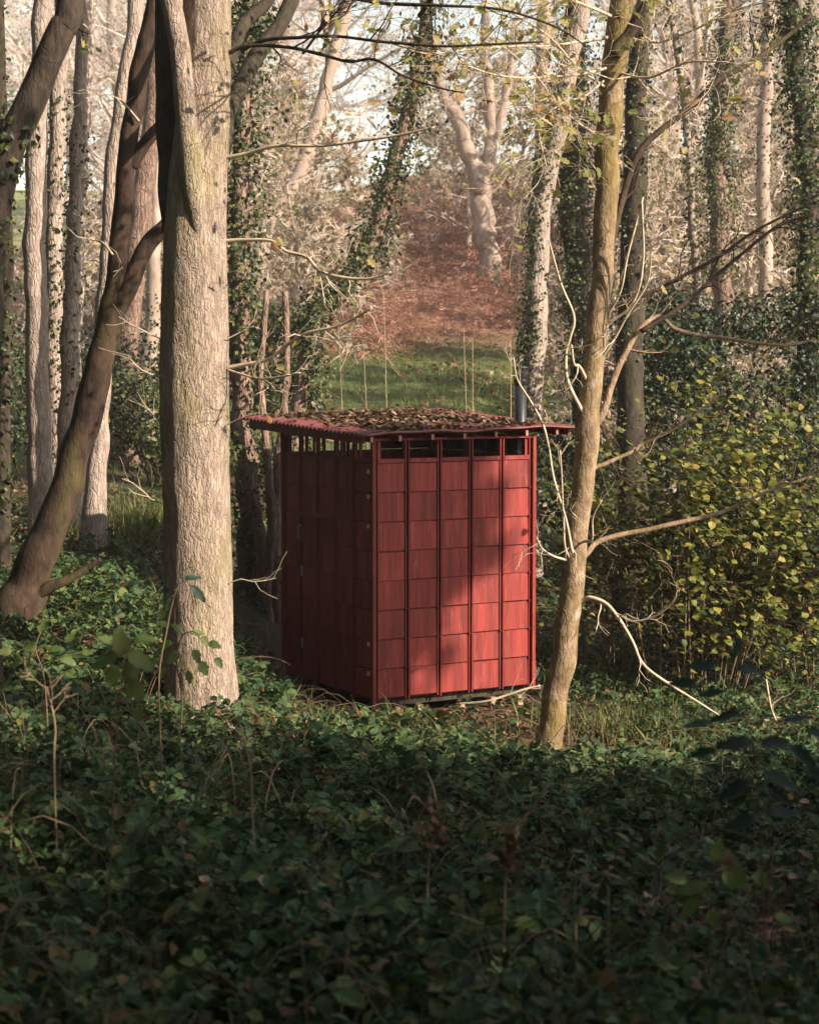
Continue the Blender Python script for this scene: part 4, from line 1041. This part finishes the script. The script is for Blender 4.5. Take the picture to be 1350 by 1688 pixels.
# ---- single plants in the foreground: each leaf a part
from mathutils import Quaternion
leaf_big, leaf_long = [], []
def fine_leaf(w, fold, droop, n=7):
    # pointed leaf with a wavy edge and a folded midrib
    V, T = [], []
    for i in range(n + 1):
        t = i / n; hw = w * (math.sin(math.pi * min(1, t * .94 + .04)) ** .8) * (1 - .25 * t) * (1 + .12 * (-1) ** i)
        zc = -droop * t * t + .02 * math.sin(t * 9)
        V += [(0, t, zc), (-hw, t + .03 * (-1) ** i, zc + fold * hw / w), (hw, t + .03 * (-1) ** i, zc + fold * hw / w)]
        if i:
            a, b = 3 * (i - 1), 3 * i
            T += [(a, b, b + 1), (a, b + 1, a + 1), (a, a + 2, b + 2), (a, b + 2, b)]
    return np.array(V), np.array(T)
for k in range(4):
    leaf_big.append(fine_leaf(.32 + .03 * k, .06 + .03 * k, .15 + .12 * k)); leaf_long.append(fine_leaf(.20 + .02 * k, .04 + .02 * k, .2 + .12 * k))
def plant(name, label, stem_px, Y, leaves, mat, stem_mat='cane', wpx=3.2, cat='plant', group=None, fern=False):
    """stem traced bottom to top; leaves = [(px, py, length_px, angle_deg)]"""
    path = px_path([(a, b, wpx * (1 - .5 * i / len(stem_px))) for i, (a, b) in enumerate(stem_px)], Y)
    x, y = path[0][0], path[0][1]; gz = float(GZ(x, y))
    if path[0][2] > gz: path.insert(0, (x + RR.uniform(-.05, .05), y, gz - .03, path[0][3]))
    t = empty(name, (path[0][0], y, gz)); tag(t, label, cat, group)
    mb = MB(); pts, rad = limb(mb, path, 6, 6, .8, RR.random() * 20)
    for (px, py, ln, ang) in leaves:
        yy = Y + RR.uniform(-.12, .12); p = P(px, py, yy)
        near = min(pts, key=lambda q: (q - p).length)
        mb.tube([near, near.lerp(p, .5) + Vector((0, 0, .01)), p], [.002, .0016, .0014], 4)
        L = ln * yy / F_PX
        a = math.radians(ang)
        d = Vector((math.cos(a), RR.uniform(-.5, .2), math.sin(a))).normalized()
        upv = Vector((RR.uniform(-.3, .3), -RR.uniform(.5, 1.0), RR.uniform(.5, 1.0))); upv = (upv - d * upv.dot(d)).normalized()
        xa = d.cross(upv)
        R = Matrix((xa, d, upv)).transposed()
        fl = (leaf_long if mat is M['darksap'] else leaf_big)[RR.randint(0, 3)]; me = np_mesh('leaf', fl[0] * L * (.78 if mat is M['sapling'] else .9), fl[1], None, True); me.materials.append(mat)
        o = link('leaf', me, None, t); o.rotation_euler = R.to_euler(); o.location = p - t.location
    mb.build('stem', M[stem_mat], t, True, True)
    return t
plant('young_sycamore', 'tall young seedling with broad pale green leaves standing in the brambles', [(186, 1330), (192, 1230), (200, 1130), (205, 1078)], 7.0,
      [(205, 1080, 62, 100), (212, 1075, 70, -30), (198, 1078, 66, 200), (208, 1090, 60, -70), (196, 1098, 58, 235), (190, 1060, 40, 150), (222, 1060, 44, 30), (214, 1120, 55, -60), (226, 1165, 34, -80)], M['sapling'])
plant('climbing_shoot', 'bright green leafy shoot climbing at the foot of the big oak', [(300, 1150), (292, 1090), (300, 1050), (318, 1040)], 12.6,
      [(300, 1045, 30, 120), (285, 1060, 32, 190), (315, 1045, 30, 10), (330, 1052, 28, -30), (296, 1075, 34, 220), (318, 1072, 30, -50), (280, 1035, 26, 140), (345, 1060, 26, -10), (262, 1090, 34, 180), (330, 1090, 32, -60), (275, 1100, 34, 230), (355, 1085, 24, -40), (270, 1020, 24, 100), (310, 1105, 30, -80)], M['sapling'])
plant('bank_shoot', 'pale leafy shoots in front of the leaning tree foot', [(78, 1180), (72, 1110), (60, 1070), (68, 1040)], 11,
      [(60, 1070, 34, 160), (80, 1075, 34, 20), (40, 1090, 36, 190), (100, 1085, 34, -10), (70, 1045, 28, 90), (120, 1080, 30, 10), (20, 1075, 34, 170), (60, 1105, 34, 230), (110, 1060, 28, 60), (135, 1075, 26, 0)], M['sapling'])
plant('trunk_seedling', 'slim seedling with two dark leaves in front of the oak trunk', [(262, 1140), (275, 1040), (290, 975), (305, 955)], 10.5,
      [(285, 970, 34, 190), (305, 955, 30, 20), (315, 965, 42, -45), (282, 985, 30, 250)], M['darksap'])
plant('dark_sapling', 'dark sapling with drooping long leaves rising from the brambles near the path', [(1262, 1640), (1256, 1480), (1250, 1330), (1232, 1180), (1200, 1100)], 5.6,
      [(1240, 1225, 66, 170), (1252, 1228, 70, 8), (1222, 1180, 60, 175), (1256, 1275, 74, -12), (1238, 1290, 64, 190), (1262, 1340, 66, 5), (1246, 1350, 56, 185), (1300, 1232, 62, -22), (1180, 1100, 56, 172), (1212, 1104, 52, 10), (1196, 1140, 54, 185), (1322, 1262, 58, -28), (1270, 1300, 52, -35), (1172, 1192, 56, 178), (1150, 1130, 50, 165), (1180, 1240, 52, 180), (1290, 1190, 54, 15), (1330, 1205, 56, -10), (1204, 1085, 44, 60)], M['darksap'], 'cane', 4)
plant('bright_seedling', 'seedling with yellow-green drooping leaves in the brambles by the dark sapling', [(1162, 1688), (1170, 1560), (1166, 1480), (1178, 1420)], 6.0,
      [(1178, 1420, 50, 80), (1190, 1440, 48, -40), (1160, 1460, 62, 190), (1150, 1480, 56, 230), (1210, 1430, 46, -60), (1240, 1440, 44, -30), (1168, 1500, 50, -70), (1275, 1510, 44, -10), (1130, 1455, 48, 150)], M['sapling'])
plant('pale_leaf_plant', 'small plant with one pale leaf among the brambles', [(802, 1430), (800, 1380), (798, 1360)], 8.5, [(800, 1362, 26, 30), (796, 1366, 28, 190), (802, 1370, 24, -40)], M['sapling'])
for k, (a, b, lab) in enumerate((((96, 1340), (78, 1135), 'pale dry stalk leaning left in the brambles by the tall seedling'), ((432, 1460), (392, 1180), 'reddish dry stem curving up from the brambles below the oak'),
                     ((528, 1560), (512, 1440), 'short pale stalk standing in the brambles below the cabin'), ((1010, 1640), (1090, 1460), 'thin leaning brown stem beside the yellow-green seedling'),
                     ((706, 1480), (708, 1330), 'withered russet dock stalk in the middle of the brambles'), ((830, 1500), (838, 1372), 'withered brown fern stalk right of the dock stalk'))):
    Y = 8.0 - k * .25
    p0, p1 = P(*a, Y), P(*b, Y); g = float(GZ(p0.x, Y))
    t = empty('dry_stalk', (p0.x, Y, g)); tag(t, lab, 'stalk')
    mb = MB(); pts, rad = limb(mb, [(p0.x, Y, min(g - .02, p0.z), .005), (*p0.lerp(p1, .35), .0045), (*(p0.lerp(p1, .7) + Vector((.02, 0, 0))), .004), (*p1, .002)], 6, 6, 1.5, k * 3)
    for j in range(4): grow(mb, pts[RR.randint(len(pts) // 2, len(pts) - 1)], gauss3(.6) + Vector((0, 0, .7)), .12, .002, 1)
    mb.build('stem', M['stalk'], t, True, True)
    if k >= 4:
        pos = np.array([list(pts[RR.randint(len(pts) // 2, len(pts) - 1)]) for _ in range(60)]) + RNG.normal(0, .02, (60, 3))
        cloud_obj('seed_head', LEAF, pos, RNG.normal(0, 1, (60, 3)), RNG.uniform(.02, .05, 60), M['litter'], t)
# fallen branches and sticks
def stick(label, spec, Y, mat='twig', kids=3, name='fallen_branch', lift=.0):
    path = px_path(spec, Y); x, y, z = path[0][:3]
    t = empty(name, (x, y, float(GZ(x, y)))); tag(t, label, 'branch')
    mb = MB(); pts, rad = limb(mb, path, 6, 6, .6, RR.random() * 9)
    mb.build('main_stem', M[mat], t, True, True)
    for k in range(kids):
        tw = MB(); grow(tw, pts[RR.randint(3, len(pts) - 1)], gauss3(.7) + Vector((.3, 0, .5)), .3, .004, 1)
        tw.build('side_twig', M[mat], t, True, True)
stick('pale fallen branch lying in the hollow right of the hazel canes', [(1130, 1193, 4), (1180, 1196, 5), (1240, 1190, 6), (1300, 1180, 6), (1370, 1160, 7)], 16.8)
stick('pale upright broken twigs beside the fallen branch', [(1290, 1215, 4), (1270, 1165, 4), (1262, 1120, 3)], 16.6, name='broken_twig')
stick('curving bare stick lying along the cabin foot by the slender tree', [(750, 1160, 3), (800, 1156, 4), (835, 1146, 4), (865, 1136, 4), (890, 1130, 3)], 16.9, kids=4)
stick('thin pale stick slanting through the foreground brambles', [(560, 1625, 3), (612, 1588, 4), (650, 1550, 4), (690, 1515, 3)], 6.4, kids=0, name='fallen_stick')
# pale fern by the path
t = empty('fern', (0.30, 5.05, float(GZ(.30, 5.05)))); tag(t, 'pale yellow-green fern at the very front of the brambles', 'fern')
for k in range(7):
    a = k / 7 * 6.283 + .3; V, T = FROND
    W = V * .38; me = np_mesh('frond', W, T); me.materials.append(M['mossgrass'])
    o = link('frond', me, None, t); o.location = (0, 0, .22); o.rotation_euler = (0, 0, a)

# ================================================================== TREES OUTSIDE THE FRAME THAT SHADE THE FOREGROUND
def shade_proto(seed, h, r, n):
    rng = np.random.default_rng(seed)
    nb = 60; zz = rng.uniform(.06, 1, nb); a = rng.uniform(0, 6.283, nb)
    rad = r * (1.0 - .55 * zz) * np.sqrt(rng.random(nb))
    cc = np.stack([np.cos(a) * rad, np.sin(a) * rad, zz * h], 1)
    d = rng.normal(0, 1, (n, 3)); d /= np.linalg.norm(d, axis=1, keepdims=True)
    pos = cc[rng.integers(0, nb, n)] + d * (rng.random(n) ** .4 * r * .36)[:, None]
    V, T = cloud(QUICK, pos, d + rng.normal(0, .5, (n, 3)), rng.uniform(.10, .2, n), rng=rng)
    fm = np_mesh('foliage', V, T); fm.materials.append(M['ever'])
    tr = MB(); pts, rad_ = limb(tr, [(0, 0, -.2, .14), (.05, 0, h * .4, .1), (0, .05, h * .9, .03)], 8, 5, .5, seed)
    for k in range(10): grow(tr, pts[RR.randint(3, len(pts) - 1)], Vector((RR.uniform(-1, 1), RR.uniform(-1, 1), .4)), r, .03, 1)
    tm = tr.mesh('trunk'); tm.materials.append(M['dark']); return tm, fm
sp = [shade_proto(1, 6.4, 1.5, 5200), shade_proto(2, 5.8, 1.5, 5200)]
def shade_tree(x, y, s, k, sz=1.0):
    t = empty('shade_holly', (x, y, float(GZ(x, y))), RR.uniform(0, 6)); t.scale = (s, s, s * sz)
    tag(t, 'dense holly tree in the row beside the path', 'tree', 'holly trees shading the path')
    for nm, me in zip(('trunk', 'foliage'), sp[k % 2]):
        o = bpy.data.objects.new(nm, me); COL.objects.link(o); o.parent = t
for k, (x, y, s, sz) in enumerate(((5.8, -4.5, .9, .95), (6.0, -2.2, .9, .95), (5.8, .2, .9, .93), (6.0, 2.4, .9, .93), (5.8, 4.4, .88, .95), (6.0, 6.4, .85, .92), (6.0, 8.2, .76, .88), (5.6, 9.8, .55, .75), (7.3, 1.2, .9, 1.0), (8.2, 5.5, .95, 1.0), (7.4, 3.6, .9, 1.0), (8.2, 2.5, .95, 1.0), (8.4, -1, 1.0, 1.0), (6.4, 6.7, .72, 2.1))):  # the last, narrow and tall, is added to shade the left-edge tree
    shade_tree(x, y, s, k, sz)
# unseen tree added up-sun of the cabin, leaf clumps placed to dapple the red wall
def dapple_tree(x, y, h, label, seed, clumps):
    t = empty('dapple_caster', (x, y, float(GZ(x, y)))); tag(t, label, 'tree')
    g = float(GZ(x, y)); mb = MB()
    pts, rad = limb(mb, [(x, y, g - .3, .2), (x + .1, y, g + h * .4, .15), (x, y + .1, g + h * .8, .08), (x, y, g + h, .03)], 10, 5, .4, seed)
    tw = MB(); pos = []
    for (cx, cy, cz, r, n) in clumps:
        c = Vector((cx, cy, cz)); q = min(pts, key=lambda v: (v - c + Vector((0, 0, 1.5))).length)
        tw.tube([q, q.lerp(c, .5) + Vector((0, 0, .2)), c], [.05, .035, .015], 6)
        for k in range(6): grow(tw, q.lerp(c, .85), gauss3(1), r * .8, .012, 1)
        d = RNG.normal(0, 1, (n, 3)); d /= np.linalg.norm(d, axis=1, keepdims=True)
        pos.append(np.array([cx, cy, cz]) + d * (RNG.random(n) ** .45 * r)[:, None])
    mb.build('trunk', M['brown'], t, True, True); tw.build('limbs', M['brown'], t, True, True)
    pos = np.concatenate(pos)
    cloud_obj('foliage', QUICK, pos, RNG.normal(0, 1, pos.shape), RNG.uniform(.09, .15, len(pos)), M['oakleaf'], t)
def upsun(lx, ly, lz, dist):
    """point up-sun, dist metres away horizontally, from a point in the cabin's own frame"""
    X = corner.x + lx * cr - ly * sr; Y = corner.y + lx * sr + ly * cr
    k = dist / math.cos(SUN_EL)
    return X + TO_SUN.x * k, Y + TO_SUN.y * k, lz + TO_SUN.z * k
D = 15.0
cl = []
for (u, z, r, n) in ((.0, 2.4, .4, 420), (-.1, 1.3, .42, 420), (.1, 1.9, .42, 420), (.15, .75, .36, 380), (.1, .3, .3, 260), (.45, 2.35, .36, 380), (.45, 1.75, .40, 420), (.45, 1.2, .34, 330), (.45, .75, .22, 150), (.85, 2.3, .32, 280), (.85, 1.75, .32, 280), (.8, 1.3, .26, 200), (1.15, 1.95, .24, 150), (1.2, 1.5, .2, 110), (1.05, 2.4, .22, 110), (.72, .5, .13, 40)):
    cl.append((*upsun(u, 0, z, D), r * 1.05, int(n * 1.15)))
ax, ay, _ = upsun(-.25, 0, 0, D + .5)
dapple_tree(ax, ay, 11, 'unseen half-leafed tree added sunward of the cabin to dapple its wall', 3, cl)

for k, (x, y, s_) in enumerate(((-5.6, 1, 1.1), (-5.8, 4, 1.15), (-5.6, 7, 1.1), (-6.2, 10, 1.2), (-6.6, 13, 1.2), (-6.8, 16, 1.2), (-2.5, -5, 1.2), (0.5, -6, 1.25), (3.5, -5.5, 1.2), (-5, -3, 1.2))):  # hollies added out of view to keep skylight off the cabin's left wall
    t = empty('shade_holly', (x, y, float(GZ(x, y))), RR.uniform(0, 6)); t.scale = (s_, s_, s_ * 1.15)
    tag(t, 'unseen dense holly added left of and behind the path to block skylight', 'tree', 'unseen hollies added to block skylight')
    for nm, me in zip(('trunk', 'foliage'), sp[k % 2]):
        o = bpy.data.objects.new(nm, me); COL.objects.link(o); o.parent = t
for (x, y, s_) in ((-13, 22, 1.0), (-14, 4, 1)):  # bare trees added out of view to reduce skylight
    plant_wood('bare_tree', protos, x, y, s_, 'unseen thin-twigged bare tree added to cut skylight', 'unseen bare trees added to cut skylight')

for k, (x, y, s_) in enumerate(((-9.5, -1, 2.3), (-10, 6, 2.4), (-10.5, 13, 2.4), (-10.5, 20, 2.3), (-6, -8, 2.4), (-1, -10, 2.5), (4, -10, 2.4))):  # tall blockers added out of view against low sky from left and behind
    t = empty('sky_block_evergreen', (x, y, float(GZ(x, y))), RR.uniform(0, 6)); t.scale = (s_, s_, s_ * 1.05)
    tag(t, 'unseen very tall dense evergreen added to block low sky', 'tree', 'unseen evergreens added to block low sky')
    for nm, me in zip(('trunk', 'foliage'), sp[k % 2]):
        o = bpy.data.objects.new(nm, me); COL.objects.link(o); o.parent = t
def canopy_tree(x, y, lab, blobs):  # unseen crown added above the foreground to hold back skylight
    g = float(GZ(x, y)); t = empty('overhead_canopy', (x, y, g)); tag(t, lab, 'tree')
    mb = MB(); pts, rad = limb(mb, [(x, y, g - .3, .3), (x + .2, y, g + 4, .24), (x, y + .2, g + 8, .16), (x, y, g + 12, .06)], 12, 6, .4, x)
    tw = MB(); pos = []
    for (cx, cy, cz, r, n) in blobs:
        c = Vector((cx, cy, cz)); q = min(pts, key=lambda v: (v - c + Vector((0, 0, 2))).length)
        tw.tube([q, q.lerp(c, .5) + Vector((0, 0, .4)), c], [.09, .06, .02], 6)
        for k in range(8): grow(tw, q.lerp(c, RR.uniform(.6, 1)), gauss3(1), r, .02, 1)
        d = RNG.normal(0, 1, (n, 3)); d /= np.linalg.norm(d, axis=1, keepdims=True)
        pos.append(np.array([cx, cy, cz]) + d * (RNG.random(n) ** .4)[:, None] * np.array([r, r, r * .5]))
    mb.build('trunk', M['brown'], t, True, True); tw.build('limbs', M['brown'], t, True, True)
    pos = np.concatenate(pos); cloud_obj('foliage', QUICK, pos, ups(len(pos), .6), RNG.uniform(.12, .22, len(pos)), M['ivy'], t)
canopy_tree(-5.2, 5.0, 'unseen leafy canopy tree added left of the path to cut overhead skylight', [(-3.2, 5, 10.5, 2.2, 2600), (-3.5, 9, 10.8, 2.0, 2200), (-5.5, 7, 12, 2.4, 2600), (-1.0, 7, 11.5, 2.0, 2200), (-4.5, 2, 11, 2.2, 2400)])
canopy_tree(2.8, -3.0, 'unseen leafy canopy tree added behind the path to cut overhead skylight', [(.8, 1.5, 10, 2.0, 1200), (-1.5, -.5, 10.5, 2.2, 2000), (.4, 4.6, 11.2, 1.7, 900), (3, -1.5, 11, 2.4, 2600)])
# thin haze volume added to lighten the far background
hz = MB(); hz.box((-90, -45, -2.0), (90, 150, 36))
hm = bpy.data.materials.new('lightening_haze'); hm.use_nodes = True; hn = hm.node_tree; hn.nodes.clear()
ho = hn.nodes.new("ShaderNodeOutputMaterial"); hv = hn.nodes.new("ShaderNodeVolumePrincipled")
hv.inputs["Color"].default_value = (.95, .93, .9, 1); hv.inputs["Density"].default_value = .0007; hv.inputs["Anisotropy"].default_value = 0.0
hn.links.new(hv.outputs[0], ho.inputs["Volume"])
o = hz.build('haze', hm, None, False); o["kind"] = 'stuff'; o["label"] = 'thin pale haze added to lighten the far wood'; o["category"] = 'haze'


rows = [(-7.6 + .5 * math.sin(k * 2.1), -6 + 1.8 * k, 1.3) for k in range(17)] + [(-8 + 2.0 * k, -9 + .6 * math.sin(k * 1.7), 1.35) for k in range(9)]
for k, (x, y, s_) in enumerate(rows):  # further unseen rows added to close bright sky gaps between the hollies
    t = empty('shade_holly', (x, y, float(GZ(x, y))), k * 1.3); t.scale = (s_, s_, s_ * 1.2)
    tag(t, 'unseen dense holly added left of and behind the path to block skylight', 'tree', 'unseen hollies added to block skylight')
    for nm, me in zip(('trunk', 'foliage'), sp[k % 2]):
        o = bpy.data.objects.new(nm, me); COL.objects.link(o); o.parent = t
